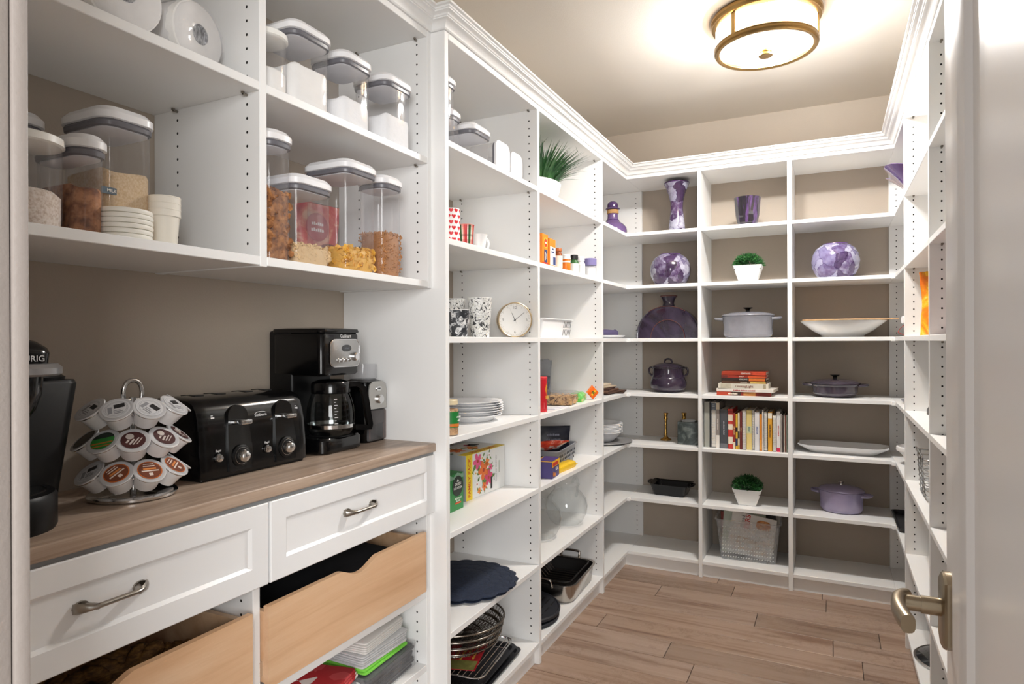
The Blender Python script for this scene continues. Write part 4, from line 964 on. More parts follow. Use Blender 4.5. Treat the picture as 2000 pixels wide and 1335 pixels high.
obj('family_text', text('FAMILY PACK', .021, Matrix.Translation((-.017, W_ * .52, H_ + .0009)) @ Matrix.Rotation(R(-90), 4, 'Z'), .02, width=.18), ORT, t)
r_ = random.Random(5)
cols = ['#e8742a', '#e55a8c', '#f3efe6', '#f08f3a', '#d8446f', '#f5f2ea']
def flowers(parent, T, spots):
    lg = G()
    for (x, y, r, ci) in spots:
        for k in range(3):
            a = r_.uniform(0, 6.28); L = r * 1.7
            lg.prism([(x, y), (x + L * .5 * math.cos(a + .35), y + L * .5 * math.sin(a + .35)), (x + L * math.cos(a), y + L * math.sin(a)), (x + L * .5 * math.cos(a - .35), y + L * .5 * math.sin(a - .35))], .0002, .0004, T)
    stuff(obj('leaf_print', lg, mat('#5f8a3c', .5, var=.3, scale=150), parent, sm=0))
    for (x, y, r, ci) in spots:
        fl = obj('flower_print', G().prism(flower2d(x, y, r, 5, .45, r_.uniform(0, 6)), .0004, .0007, T), mat(cols[ci], .5, var=.2, scale=90), parent, sm=0)
        obj('flower_centre', G().disc(r * .2, .0007, 12, (x, y), T, .0003), mat('#b3401d' if ci != 2 else '#e0b030', .5), fl, sm=0)
flowers(t, FR('+x', (.0003, 0, 0)), [(.075, .125, .030, 1), (.115, .088, .037, 0), (.062, .085, .016, 2), (.105, .132, .016, 2), (.140, .110, .018, 3), (.150, .055, .030, 4), (.120, .030, .016, 0), (.070, .045, .018, 5), (.165, .090, .014, 1), (.155, .135, .014, 5), (.085, .020, .012, 3)])
flowers(t, Matrix.Translation((0, 0, H_ + .0003)) @ Matrix.Rotation(R(90), 4, 'Z'), [(.07, .085, .036, 0), (.155, .075, .030, 3), (.115, .115, .020, 5), (.03, .06, .022, 2), (.19, .115, .018, 4), (.02, .12, .02, 5)])
obj('roaster_plate', G().box(-.125, -.088, .185, .232, H_ + .0002, H_ + .0010).box(.0003, .0012, .165, .176, .012, .055), mat('#23241f', .5), t, sm=0)
obj('side_text', text('COFFEE BLEND', .010, FR('+x', (.0008, .205, .078), R(90)), .0, width=.095), mat('#77787a', .5), t)
obj('side_text', text('~~~~~~', .008, FR('+x', (.0008, .190, .052), R(90)), 0), mat('#77787a', .5), t)
obj('side_bar', G().box(.0003, .0008, .225, .232, .060, .105), mat('#b9bfb6', .5), t, sm=0)
obj('side_text', text('~~~~~~ ~~~~ ~~ ~~~~', .009, FR('-y', (-.075, -.0009, H_ * .5), R(90)), 0, width=.1), mat('#5f6062', .5), t)
# scalloped placemats
NAVY = speckle('quilted_navy', [(.3, '#151d2e'), (.55, '#1f2a40'), (.75, '#2a3650')], 150, .85, .0015)
def scallop(R0, n=20, dep=.011):
    return [(R0 * math.cos(a) + dep * abs(math.sin(n * a / 2)) * math.cos(a) * 1, R0 * math.sin(a) + dep * abs(math.sin(n * a / 2)) * math.sin(a)) for a in [2 * PI * i / 240 for i in range(240)]]
for k in range(3):
    P_ = scallop(.182)
    rings = [[(x * q, y * q, zz) for x, y in P_] for q, zz in ((.2, 0), (.985, 0), (1, .0015), (1, .0035), (.985, .005), (.9, .0054), (.895, .0046), (.885, .0054), (.72, .0058), (.715, .005), (.705, .0058), (.52, .006), (.515, .0052), (.505, .006), (.3, .0062), (.05, .0062))]
    o = obj('placemat', G().loft(rings), NAVY, None, (A - .178 + .006 * k, 1.925 + (0, .012, -.004)[k], Z7 + k * .0063), (0, 0, .3 * k), sm=30)
    tag(o, 'round navy quilted placemat with scalloped edge, %s of the three' % ('bottom', 'middle', 'top')[k], 'placemat', 'navy scalloped placemats')
# bottom shelf: wire bowls, card, baking trays, cooling racks
TRAY = mat('#2b2c30', .4, .4, var=.1)
def tray(lab, loc, rz, hx, hy, hh, m, slots=False, rx=0):
    t = thing('baking_tray', lab, 'baking tray', loc, rz, 'dark baking trays'); t.rotation_euler = (0, rx, rz)
    obj('pan', G().loft([rr(hx - .012, hy - .012, .02, 0), rr(hx - .004, hy - .004, .025, hh - .002), rr(hx + .006, hy + .006, .028, hh), rr(hx + .006, hy + .006, .028, hh + .0015), rr(hx - .005, hy - .005, .025, hh + .0008), rr(hx - .013, hy - .013, .02, .002)]), m, t, sm=30)
    if slots:
        g = G()
        for i in range(7):
            for s_ in (-1, 1): g.box(-hx * .6 + i * hx * .2 - .002, -hx * .6 + i * hx * .2 + .002, s_ * hy * .45 - hy * .28, s_ * hy * .45 + hy * .28, .0022, .0030)
        stuff(obj('slots', g, mat('#060606', .8), t, sm=0))
    return t
tray('dark baking tray at the front of the bottom shelf, lower of two', (A - .155, 1.905, Z1), R(3), .135, .195, .012, TRAY)
tray('dark slotted broiler tray resting on the lower baking tray', (A - .160, 1.900, Z1 + .0145), R(4), .13, .185, .012, TRAY, True)
def rack(lab, loc, rz, hx, hy, legs, bend=.03, n=9):
    t = thing('cooling_rack', lab, 'rack', loc, rz, 'chrome wire racks')
    g = G().tube([(x, y, legs) for x, y, _ in rr(hx, hy, .03, 0, 5)], .0028, 8, True)
    obj('frame', g, CHROME, t)
    g = G()
    for i in range(n): g.tube([(-hx + 2 * hx * (i + .5) / n, -hy, legs), (-hx + 2 * hx * (i + .5) / n, hy, legs)], .0014, 6)
    stuff(obj('wires', g, CHROME, t))
    for sx in (-1, 1):
        obj('leg', G().tube(crv([(sx * hx * .7, hy, legs), (sx * hx * .72, hy + .008, legs * .55), (sx * hx * .66, hy - .008, .002), (0, hy - .012, .002)], 14), .0024, 8), CHROME, t)
    return t
rack('chrome wire rack standing on the broiler tray', (A - .105, 1.905, Z1 + .0285), R(6), .085, .150, .036)
t = thing('recipe_card', 'red recipe card with yellow print lying on the wire rack', 'card', (A - .125, 1.865, Z1 + .0705), R(12)); t.rotation_euler = (R(3), R(-2), R(14))
obj('card', G().box(-.06, .06, -.085, .085, 0, .0016), mat('#b8202c', .45, var=.04), t, sm=0)
for i in range(4): obj('card_text', text(('~~~~~~~~ ~~~~', '~~~~~~~~', '~~~~~~~~~~ ~~~~', '~~~~~ ~~~~')[i], .0125, Matrix.Translation((.035 - i * .02, .02, .0016)) @ Matrix.Rotation(R(90), 4, 'Z'), 0), mat('#e8b84a', .5), t)
obj('card_photo', G().box(-.055, .055, -.083, -.03, .0015, .0019), mat('#8d8a4a', .5, var=.5, scale=60), t, sm=0)
t = thing('perforated_tray', 'dark perforated tray leaning at the back left under the bowls', 'baking tray', (A - .255, 1.83, Z1 + .029), R(2))
obj('pan', G().loft([rr(.075, .13, .02, 0), rr(.08, .135, .02, .008), rr(.086, .141, .022, .009), rr(.074, .129, .02, .0025)]), mat('#3a3b3e', .35, .6), t, sm=30)
g = G()
for i in range(11):
    for j in range(18): g.disc(.002, .0026, 6, (-.06 + i * .012, -.11 + j * .0128), t=.0003)
stuff(obj('perforations', g, mat('#0a0a0a', .8), t, sm=0))
for k in range(3):
    t = thing('wire_bowl', 'dark wire bowl with steel hoops, %s of the nested stack' % ('bottom', 'middle', 'top')[k], 'bowl', (A - .170, 1.880 + .004 * k, Z1 + .088 + k * .021), 0, 'nested wire bowls')
    R1, R0, hh = .158 + .003 * k, .085, .060
    obj('rim', G().torus(R1, .0034, 56, 8, (0, 0, hh)).torus(R1 * .93, .0022, 56, 6, (0, 0, hh * .62)).torus(R0, .0022, 40, 6, (0, 0, .002)), mat('#9a948c', .25, 1, var=.05), t, sm=60)
    g = G()
    for i in range(56):
        a = 2 * PI * i / 56
        g.tube([(q * math.cos(a), q * math.sin(a), zz) for q, zz in ((R0 * .3, .001), (R0, .002), (R1 * .86, hh * .40), (R1 * .95, hh * .72), (R1, hh))], .0010, 4)
    stuff(obj('wires', g, mat('#5c5751', .3, 1), t))
# ---------------------------------------------------------------- left run, second bay
r_ = random.Random(11)
GRASS = speckle('grass_blades', [(.25, '#173a1e'), (.5, '#2c5c2f'), (.72, '#4d8041'), (.9, '#7ea45a')], 14, .55, 0, stretch=(1, 1, .6))
t = thing('potted_grass', 'tall green artificial grass in a white oval bowl on the top shelf', 'plant', (A - .115, 2.475, Z2))
obj('bowl', G().loft([ell(.045, .075, 0, 40), ell(.052, .083, .003, 40), ell(.074, .118, .04, 40), ell(.082, .130, .075, 40), ell(.084, .132, .082, 40), ell(.081, .129, .082, 40), ell(.07, .105, .07, 40)]), mat('#f4f4f2', .3, var=.01), t, sm=40)
obj('pebbles', G().loft([ell(.076, .113, .072, 30), ell(.05, .08, .078, 30), ell(.01, .01, .080, 30)], False, True), speckle('white_pebbles', [(.3, '#b9ae9c'), (.6, '#eae4da')], 160, .8, .003, kind='dist'), t)
gb = leaf_blades(620, .068, .145, .85, .0042, r_, .42, .075, 5)
gb.v = [(min(x * .95, .2), max(-.235, y * 1.4), min(zz, .275)) for x, y, zz in gb.v]
stuff(obj('grass_blades', gb, GRASS, t, sm=0))
# baking soda boxes and bottles
OR = mat('#f08a1c', .45, var=.04); NAV = mat('#2c3f77', .5)
t = carton('baking_soda_box', 'orange baking soda box with round badge, left of the pair', 'box', (A - .012, 2.300, Z3), .062, .05, .118, R(2), OR)
obj('badge', G().disc(.021, 0, 28, T=FR('+x', (.0006, .002, .084))), mat('#f6c23a', .5), t); obj('badge_core', G().disc(.016, 0, 28, T=FR('+x', (.0010, .002, .084))), mat('#d2381f', .5), t)
obj('badge_text', text('~~~', .011, FR('+x', (.0016, .002, .084)), .01), mat('#fdf3e0', .5), t)
obj('print_panel', G().box(.0002, .0008, -.012, .018, .010, .058), NAV, t, sm=0); obj('print_text', text('~~~~~~', .010, FR('+x', (.0010, -.002, .034), R(90)), .02), mat('#f5e8d2', .5), t); obj('print_text', text('~~~~', .010, FR('+x', (.0010, .010, .034), R(90)), .02), mat('#f5e8d2', .5), t)
obj('print_base', G().box(.0002, .0007, -.0305, .0305, .001, .009), mat('#d2381f', .5), t, sm=0)
t = carton('powder_box', 'orange and white box with navy panel, right of the baking soda box', 'box', (A - .020, 2.392, Z3), .072, .05, .112, R(3), OR)
obj('print_panel', G().box(.0002, .0008, -.030, .034, .008, .080), mat('#eef0f4', .5), t, sm=0); obj('print_panel', G().box(.0003, .0010, .004, .032, .010, .042), NAV, t, sm=0)
obj('print_text', text('~~~~', .012, FR('+x', (.0011, 0, .072)), .02), NAV, t); obj('print_text', text('~~~~~~', .010, FR('+x', (.0011, 0, .060)), .02), NAV, t)
bottle('seasoning_jar', 'small brown jar with black lettering on a cream label', 'jar', (A - .042, 2.500, Z3), [(0, 0), (.018, 0), (.0195, .002), (.0195, .062), (.014, .074), (.014, .078)], mat('#8a4a24', .3, coat=.3), [(0, .090), (.0155, .090), (.0165, .088), (.0165, .077), (0, .076)], mat('#b4632c', .4), [(.0197, .008), (.0200, .008), (.0200, .058), (.0197, .058)], mat('#efe6d6', .5))
bottle('pill_bottle', 'orange medicine bottle with white cap on the spice shelf', 'bottle', (A - .040, 2.590, Z3), [(0, 0), (.017, 0), (.0185, .002), (.0185, .050), (.0165, .054)], mat('#ee7a1c', .35), [(0, .074), (.0165, .074), (.0185, .072), (.0185, .062), (.0195, .060), (.0195, .054), (0, .053)], mat('#f1f1f1', .4), [(.0187, .040), (.0189, .040), (.0189, .046), (.0187, .046)], mat('#f1f1f1', .5))
bottle('vitamin_bottle', 'green-labelled bottle with black cap on the spice shelf', 'bottle', (A - .040, 2.687, Z3), [(0, 0), (.018, 0), (.0195, .002), (.0195, .052), (.014, .062), (.014, .064)], mat('#3b6b3a', .35), [(0, .084), (.0155, .084), (.0170, .082), (.0170, .064), (0, .063)], mat('#1b1b1c', .4), [(.0197, .004), (.0199, .004), (.0199, .046), (.0197, .046)], mat('#e6e8e4', .5))
bottle('white_cap_bottle', 'clear bottle with white cap and pale label on the spice shelf', 'bottle', (A - .040, 2.772, Z3), [(0, 0), (.0175, 0), (.019, .002), (.019, .054), (.014, .064), (.014, .066)], mat('#e9e9e8', .3), [(0, .086), (.0150, .086), (.0168, .084), (.0168, .066), (0, .065)], mat('#f4f4f4', .4), [(.0192, .006), (.0194, .006), (.0194, .048), (.0192, .048)], mat('#dfe2df', .5))
bottle('spice_tub', 'clear tub with lavender ridged cap at the end of the spice shelf', 'jar', (A - .036, 2.885, Z3), [(0, 0), (.026, 0), (.028, .002), (.029, .05), (.029, .056)], PLASTIC, [(0, .090), (.029, .090), (.0305, .088), (.0305, .058), (0, .057)], mat('#7d76a8', .45, var=.06), [(0, .003), (.026, .003), (.027, .045), (0, .047)], mat('#eef0f0', .8))
# white slotted basket
WB = mat('#f2f2f3', .4, var=.01)
def slotted_basket(label, loc, rz, hx, hy, h, m, name='plastic_basket', slots=5, cat='basket', group=None):
    t = thing(name, label, cat, loc, rz, group)
    obj('shell', G().loft([rr(hx * .90, hy * .90, .014, 0), rr(hx, hy, .018, h), rr(hx + .007, hy + .007, .02, h + .001), rr(hx + .007, hy + .007, .02, h + .004), rr(hx - .0015, hy - .0015, .018, h + .004), rr(hx * .90 - .002, hy * .90 - .002, .014, .002)]), m, t, sm=35)
    return t
t = slotted_basket('white plastic basket with black slots on the second bay shelf', (A - .135, 2.487, Z4), R(0), .10, .168, .074, WB)
g = G()
for i in range(6):
    for zz in (.010, .042):
        y = .066 + .0155 * i
        x0_, x1_ = (.10 * (.9 + .1 * q / .074) + .0008 for q in (zz, zz + .026))
        g.add([(x0_, y - .0035, zz), (x0_, y + .0015, zz), (x1_, y + .0055, zz + .026), (x1_, y + .0005, zz + .026)], [(0, 1, 2, 3)])
for i in range(4): g.box(-.06 + i * .03, -.05 + i * .03, -.1600, -.1590, .02, .05)
stuff(obj('slots', g, mat('#17171a', .8), t, sm=0))
t = thing('purple_sponge', 'purple scrubber poking out of the white basket', 'sponge', (A - .15, 2.375, Z4 + .058)); obj('sponge', G().cbox(-.03, .03, -.03, .03, 0, .036, .008, 2), mat('#4a3b63', .8, var=.2, scale=80), t)
t = thing('wooden_scoop', 'brown wooden spoon tip poking out of the white basket', 'spoon', (A - .09, 2.560, Z4 + .066), R(75)); t.rotation_euler = (0, R(-14), R(80)); obj('bowl', G().loft([ell(.02, .012, 0, 18), ell(.032, .019, .006, 18), ell(.033, .02, .009, 18), ell(.022, .012, .004, 18)]), mat('#9c5f35', .6), t); obj('stick', G().tube([(-.03, 0, .006), (-.10, 0, .003)], .004, 8), mat('#9c5f35', .6), t)
t = thing('grey_pouch', 'flat grey pouch on top of the white basket', 'pouch', (A - .13, 2.50, Z4 + .0725), R(10)); obj('pouch', G().cbox(-.05, .05, -.035, .035, 0, .010, .004, 2), mat('#b9bdbd', .5, var=.1, scale=60), t)
# snacks shelf
t = thing('raisin_canister', 'red cardboard raisin canister at the left of the snack shelf', 'canister', (A - .048, 2.325, Z5))
obj('tube', G().lathe([(0, 0), (.0275, 0), (.028, .001), (.028, .132), (.0265, .132)], 36), mat('#cc1f2b', .4, var=.03), t); obj('lid', G().lathe([(.0282, .126), (.0292, .127), (.0292, .1345), (.0275, .136), (0, .136)], 36), mat('#d5323c', .4), t, sm=30)
obj('sun_badge', G().add(cyl_map([(.0145 * math.cos(a) * 1 + .006, .088 + .022 * math.sin(a)) for a in [2 * PI * i / 24 for i in range(24)]], lambda z: .0282), [tuple(range(24))]), mat('#f0b93a', .5), t, sm=0)
obj('sun_core', G().add(cyl_map([(.0085 * math.cos(a) + .006, .088 + .014 * math.sin(a)) for a in [2 * PI * i / 24 for i in range(24)]], lambda z: .0285), [tuple(range(24))]), mat('#a31c24', .5), t, sm=0)
obj('print_text', text('SUN', .017, FR('+x', (.0288, .004, .056)), .03), mat('#f3c84a', .5), t)
obj('print_band', G().add(cyl_map([(-.016, .012), (.018, .012), (.018, .036), (-.016, .036)], lambda z: .0282), [(0, 1, 2, 3)]), mat('#f1ede8', .5), t, sm=0)
t = thing('snack_bag', 'crumpled clear bag of dark snacks standing at the back of the snack shelf', 'snack bag', (A - .15, 2.560, Z5), R(-45))
obj('bag', pillow(.105, .195, .05, wob=.005, seed=8), clear('snack_film', '#d9dde2', .12, 1.5, .12), t, sm=15); obj('snacks', pillow(.092, .125, .04, wob=.004, seed=9), speckle('dark_snacks', [(.35, '#1f2130'), (.5, '#3d4660'), (.62, '#7d6242'), (.75, '#b08b55')], 60, .7, .004), t, sm=20)
t = thing('granola_tub', 'clear plastic tub of granola clusters on the snack shelf', 'food container', (A - .085, 2.625, Z5), R(8))
obj('tub', G().loft([rr(.062, .070, .015, 0), rr(.070, .078, .018, .045), rr(.073, .081, .02, .047)], True, False), PLASTIC, t); obj('tub_lid', G().loft([rr(.073, .081, .02, .047), rr(.073, .081, .02, .050), rr(.062, .07, .016, .058)]), PLASTIC, t)
obj('granola', G().loft([rr(.059, .067, .015, .003), rr(.066, .074, .016, .040), rr(.03, .04, .01, .043)]), speckle('trail_mix', [(.36, '#2c2320'), (.44, '#8a6038'), (.55, '#cda672'), (.7, '#e6c894')], 75, .7, .004), t)
stuff(obj('clusters', pile(.065, .072, .004, .038, 'lump', 170, .0125, r_), mat('#cfa672', .75, var=.35, scale=50), t, sm=40))
t = thing('candy_pack', 'green and pink gummy candy pack lying beside the granola tub', 'candy', (A - .070, 2.800, Z5), R(12)); obj('pack', G().loft([rr(.03, .055, .006, 0), rr(.036, .06, .012, .012), rr(.034, .058, .012, .030), rr(.02, .05, .006, .040)]), speckle('gummies', [(.38, '#5fc24a'), (.46, '#a9e07a'), (.52, '#e77fb0'), (.6, '#f4d9a0'), (.68, '#7ad06a')], 50, .35, .002, kind='cells'), t, sm=40)
t = thing('orange_candy_bag', 'small orange candy bag propped up on its corner at the shelf end', 'candy', (A - .030, 2.900, Z5), R(-38))
Td = TR((0, 0, .0325), R(45))
obj('bag', G().cbox(-.006, .006, -.022, .022, -.022, .022, .004, 2, T=Td), mat('#ef6a17', .35, var=.06), t, sm=40); obj('seal', G().box(-.001, .001, -.0225, .0225, .020, .029, T=Td), mat('#f08a4a', .4), t)
obj('bag_print', text('R', .024, FR('+x', (.0066, 0, .0325), R(45)), .03), mat('#2b5a2b', .5), t); obj('bag_print', G().box(.0058, .0064, -.015, .015, -.006, .004, T=Td), mat('#f5c12c', .5), t, sm=0)
t = thing('yellow_card', 'pale plastic ruler-like card lying at the front of the snack shelf', 'card', (A - .03, 2.47, Z5), R(-6)); obj('card', G().cbox(-.02, .02, -.065, .065, 0, .0035, .001, 1), mat('#e4e6ee', .5), t)
# grey basket shelf
GB = mat('#8d8f95', .45, var=.04)
t = slotted_basket('grey plastic basket of snack bags on the second bay shelf', (A - .165, 2.655, Z6), R(6), .10, .150, .078, GB)
g = G()
for row in (.018, .036, .054):
    for i in range(11):
        y = -.125 + .025 * i; x = .10 * (.9 + .1 * row / .078) + .0012
        if rng.random() < .6 or row > .03: g.box(x - .001, x, y - .005, y + .005, row - .005, row + .005)
    for i in range(7): g.box(-.075 + .025 * i - .005, -.075 + .025 * i + .005, -.150 * (.9 + .1 * row / .078) - .0013, -.150 * (.9 + .1 * row / .078) + .0004, row - .005, row + .005)
stuff(obj('holes', g, mat('#2b2c30', .8), t, sm=0))
t = thing('navy_bag', 'navy resealable snack bag rising from the grey basket', 'snack bag', (A - .165, 2.735, Z6 + .006), R(-58)); t.rotation_euler = (0, R(-4), R(-58))
obj('bag', pillow(.165, .150, .045, wob=.003, seed=12), mat('#1b1e2e', .38, var=.1), t, sm=40)
obj('bag_text', text('~~~~~~~~', .015, FR('+x', (.0165, .0, .112)) @ Matrix.Rotation(R(-8), 4, 'X'), .0), mat('#7e8090', .5), t); obj('bag_text', text('~~~~ ~~~~~~~~~', .010, FR('+x', (.019, .0, .092)) @ Matrix.Rotation(R(-8), 4, 'X'), .0), mat('#6a6c7c', .5), t)
t = thing('red_bag', 'red and white snack bag lying in the grey basket', 'snack bag', (A - .125, 2.545, Z6 + .088), R(0)); t.rotation_euler = (R(-4), R(62), R(-40)); obj('bag', pillow(.15, .085, .032, wob=.003, seed=15), speckle('red_bag_print', [(.42, '#c9251d'), (.5, '#e0563a'), (.55, '#f2ece6'), (.7, '#f4f0ec')], 12, .4, 0), t, sm=40)
t = thing('yellow_pack', 'yellow snack packets lying in front of the grey basket', 'snack pack', (A - .048, 2.560, Z6), R(-3)); obj('pack', G().loft([rr(.022, .085, .006, 0), rr(.026, .092, .01, .010), rr(.024, .09, .01, .022), rr(.015, .085, .006, .028)]), mat('#efc31a', .4, var=.1, scale=40), t, sm=40); obj('seal', G().cbox(-.024, .024, .085, .105, .008, .012, .001, 1), mat('#f4cf3a', .4), t)
t = carton('raisin_box', 'small purple and yellow box of raisin snacks at the shelf front', 'box', (A - .018, 2.412, Z6), .095, .06, .072, R(6), mat('#4a3f7d', .45, var=.1))
obj('top_print', G().box(-.0695, .0004, -.052, .052, .0672, .0687).box(0, .0006, -.052, .052, .045, .0672), mat('#efb91f', .5, var=.06), t, sm=0); obj('brand_print', G().box(.0004, .0010, -.045, .03, .048, .062), mat('#c7281f', .5), t, sm=0); obj('brand_text', text('REAL', .017, FR('+x', (.0009, .012, .032)), .03), mat('#f1eef4', .5), t)
obj('fruit_print', G().disc(.010, 0, 14, (-.03, .016), FR('+x', (.0006, 0, 0))).disc(.008, 0, 14, (-.012, .012), FR('+x', (.0007, 0, 0))), mat('#d9822c', .5), t, sm=0)
# glass pitchers
def pitcher(lab, loc, rz):
    t = thing('glass_pitcher', lab, 'pitcher', loc, rz, 'round glass pitchers'); t.scale = (1.13, 1.13, 1.1)
    P_ = [(.045, .0), (.052, .002), (.066, .015), (.081, .045), (.085, .075), (.079, .105), (.062, .128), (.050, .140), (.0475, .150), (.052, .160), (.054, .163)]
    obj('body', G().lathe([(0, .003)] + P_, 48), GLASS, t, sm=60)
    obj('handle', handle_loop([(.0, .050, .158), (0, .062, .172), (0, .080, .175), (0, .094, .160), (0, .098, .135), (0, .090, .108), (0, .079, .096)], .0055), GLASS, t, sm=60)
    obj('spout', G().loft([[(x * .4, -.048 - q, .150 + zz) for x, zz in ((-.03, 0), (-.02, .010), (0, .013), (.02, .010), (.03, 0))] for q in (0, .008, .016)], False, False, closed=False), GLASS, t, sm=60)
pitcher('round glass pitcher with loop handle at the front of the shelf', (A - .112, 2.765, Z7), R(-8))
pitcher('round glass pitcher half hidden behind the panel, left of the other', (A - .140, 2.520, Z7), R(30))
# roasting pan and griddles
t = thing('roasting_pan', 'steel roasting pan with wire rack on the bottom shelf', 'pan', (A - .150, 2.735, Z1), R(3))
PS = mat('#b5aea6', .2, 1, var=.04); 
obj('pan', G().loft([rr(.12, .165, .04, 0), rr(.126, .172, .045, .006), rr(.134, .182, .05, .075), rr(.142, .190, .054, .078), rr(.142, .190, .054, .081), rr(.132, .180, .05, .080)], True, False), PS, t, sm=40)
obj('lining', G().loft([rr(.131, .179, .05, .0795), rr(.122, .168, .044, .010), rr(.118, .163, .04, .006)], False, True), mat('#1d1a19', .45, .2), t, sm=40)
for s_ in (-1, 1): obj('handle', handle_loop([(-.045, s_ * .188, .070), (-.045, s_ * .203, .088), (-.042, s_ * .207, .104), (.0, s_ * .207, .108), (.042, s_ * .207, .104), (.045, s_ * .203, .088), (.045, s_ * .188, .070)], .0058), PS, t, sm=60)
rk = obj('roasting_rack', G().tube([(x, y, .085) for x, y, _ in rr(.112, .155, .03, 0, 5)], .003, 6, True).tube(crv([(-.10, -.06, .08), (-.10, -.05, .125), (-.10, 0, .140), (-.10, .05, .125), (-.10, .06, .08)], 20), .003, 6), mat('#2a2827', .4, .5), t)
g = G()
for i in range(11):
    y = -.14 + .028 * i; g.tube([(-.112, y, .085), (-.06, y, .03), (.06, y, .03), (.112, y, .085)], .0018, 5)
stuff(obj('rack_wires', g, mat('#6e6863', .3, .9), rk))
GRD = mat('#22242b', .55, .1, var=.1)
def griddle(lab, loc, rz, hx, hy, tilt):
    t = thing('griddle_plate', lab, 'griddle', loc, rz, 'dark slotted griddle plates'); t.rotation_euler = (0, tilt, rz)
    obj('plate', G().loft([ell(hx * .96, hy * .96, 0, 44), ell(hx, hy, .004, 44), ell(hx, hy, .013, 44), ell(hx * .95, hy * .95, .016, 44), ell(hx * .92, hy * .92, .012, 44), ell(hx * .1, hy * .1, .012, 44)]), GRD, t, sm=35)
    g = G()
    for i in range(7):
        for j in range(-1, 2): g.box(-hx * .62 + i * hx * .2, -hx * .62 + i * hx * .2 + .005, j * hy * .5 - hy * .17, j * hy * .5 + hy * .17, .0118, .0127)
    stuff(obj('slots', g, mat('#050506', .8), t, sm=0))
griddle('dark oval griddle plate lying on the bottom shelf, lower of two', (A - .132, 2.392, Z1), R(4), .122, .152, 0)
griddle('dark slotted griddle plate tilted on top of the lower one', (A - .128, 2.396, Z1 + .034), R(3), .120, .148, R(7))
# ---------------------------------------------------------------- corner bay
t = thing('purple_bottle', 'purple glass decanter with cork collar in the corner on the top shelf', 'bottle', (A - .092, 3.420, Z2))
PUR = mat('#6a5282', .12, var=.12, scale=12, coat=.6)
obj('body', G().lathe([(0, 0), (.060, 0), (.072, .004), (.078, .020), (.075, .040), (.062, .058), (.045, .070), (.033, .082), (.029, .095), (.028, .115), (.028, .120)], 40), PUR, t, sm=60)
obj('cork_collar', G().lathe([(.0275, .118), (.032, .119), (.032, .139), (.0275, .140)], 30), mat('#b58a58', .8, var=.15, scale=120), t)
obj('stopper', G().lathe([(.026, .140), (.037, .141), (.039, .145), (.037, .149), (.029, .151), (.0295, .165), (.026, .178), (.015, .186), (0, .188)], 36), mat('#4a3260', .12, coat=.6), t, sm=50)
obj('ring', G().torus(.033, .003, 32, 8, (0, 0, .083)), mat('#4d2f66', .15, coat=.5), t)
t = thing('serving_plate', 'white oval plate in the corner at eye level', 'plate', (A - .125, 3.350, Z4)); obj('plate', G().loft([ell(.07, .10, 0, 40), ell(.10, .135, .006, 40), ell(.112, .150, .014, 40), ell(.112, .150, .016, 40), ell(.095, .13, .008, 40), ell(.02, .02, .006, 40)]), mat('#e9e9eb', .3), t)
t = thing('lavender_brush', 'rolled lavender napkin lying on the oval plate', 'napkin', (A - .105, 3.350, Z4 + .0088), R(-8)); obj('napkin_roll', G().tube([(.0, -.12, .019), (0, -.06, .021), (0, .10, .019)], .0185, 16).torus(.0185, .0028, 18, 6, (0, 0, .0), FR('-y', (0, .098, .019))), mat('#5d5478', .75, var=.2, scale=120), t, sm=50)
for k in range(6):
    o = obj('paper_napkin_pack', G().cbox(-.095, .095, -.115, .115, 0, .0085 if k else .004, .0018, 1), mat(('#3b2720', '#54382b', '#6a4a39', '#4a2f25', '#c9b79f', '#dccbb4')[k], .75, var=.15, scale=40), None, (A - .115 - .012 * k, 3.335 + (.07, -.03, -.05, -.04, -.055, -.065)[k] - .02, Z5 + (0, .0045, .0135, .0225, .0315, .0405)[k]), (0, 0, R((12, -4, 3, 9, -6, 4)[k])))
    tag(o, ('dark brown board at the bottom of the corner stack', 'brown folded napkin pack second from bottom', 'light brown napkin pack in the middle of the corner stack', 'chocolate napkin pack fourth in the corner stack', 'tan paper packet near the top of the corner stack', 'cream paper packet on top of the corner stack')[k], 'napkins', 'brown stack in the corner')
t = thing('charger_plate', 'flat grey round charger under the corner bowls', 'plate', (A - .140, 3.365, Z6)); obj('plate', G().lathe([(0, 0), (.12, 0), (.155, .006), (.162, .009), (.160, .0115), (.15, .008), (.118, .003), (0, .003)], 56), mat('#8b8a8b', .45, var=.05), t, sm=40)
for k in range(7):
    o = obj('paper_bowl', G().lathe([(0, .001), (.055, .001), (.060, .003), (.085, .030), (.098, .047), (.104, .052), (.106, .0505), (.104, .048), (.096, .043), (.083, .026), (.058, 0), (0, -.0005)], 48), PAPERP, None, (A - .150, 3.375, Z6 + .0040 + k * .0075), (0, 0, .2 * k), sm=50); o.scale = (1.12, 1.12, 1.05)
    tag(o, 'white paper bowl, %s in the corner stack' % ('bottom one', 'second from the bottom', 'third from the bottom', 'middle one', 'third from the top', 'second from the top', 'top one')[k], 'bowl', 'stack of white paper bowls')
t = thing('storage_bin', 'edge of a translucent storage bin low in the corner bay', 'bin', (A - .235, 3.10, Z1)); obj('bin', G().loft([rr(.09, .10, .01, 0), rr(.10, .11, .012, .145), rr(.107, .117, .014, .147), rr(.107, .117, .014, .155), rr(.098, .108, .012, .155), rr(.088, .098, .01, .004)]), clear('milky_plastic', '#eef0f0', .2, 1.4, .28), t)
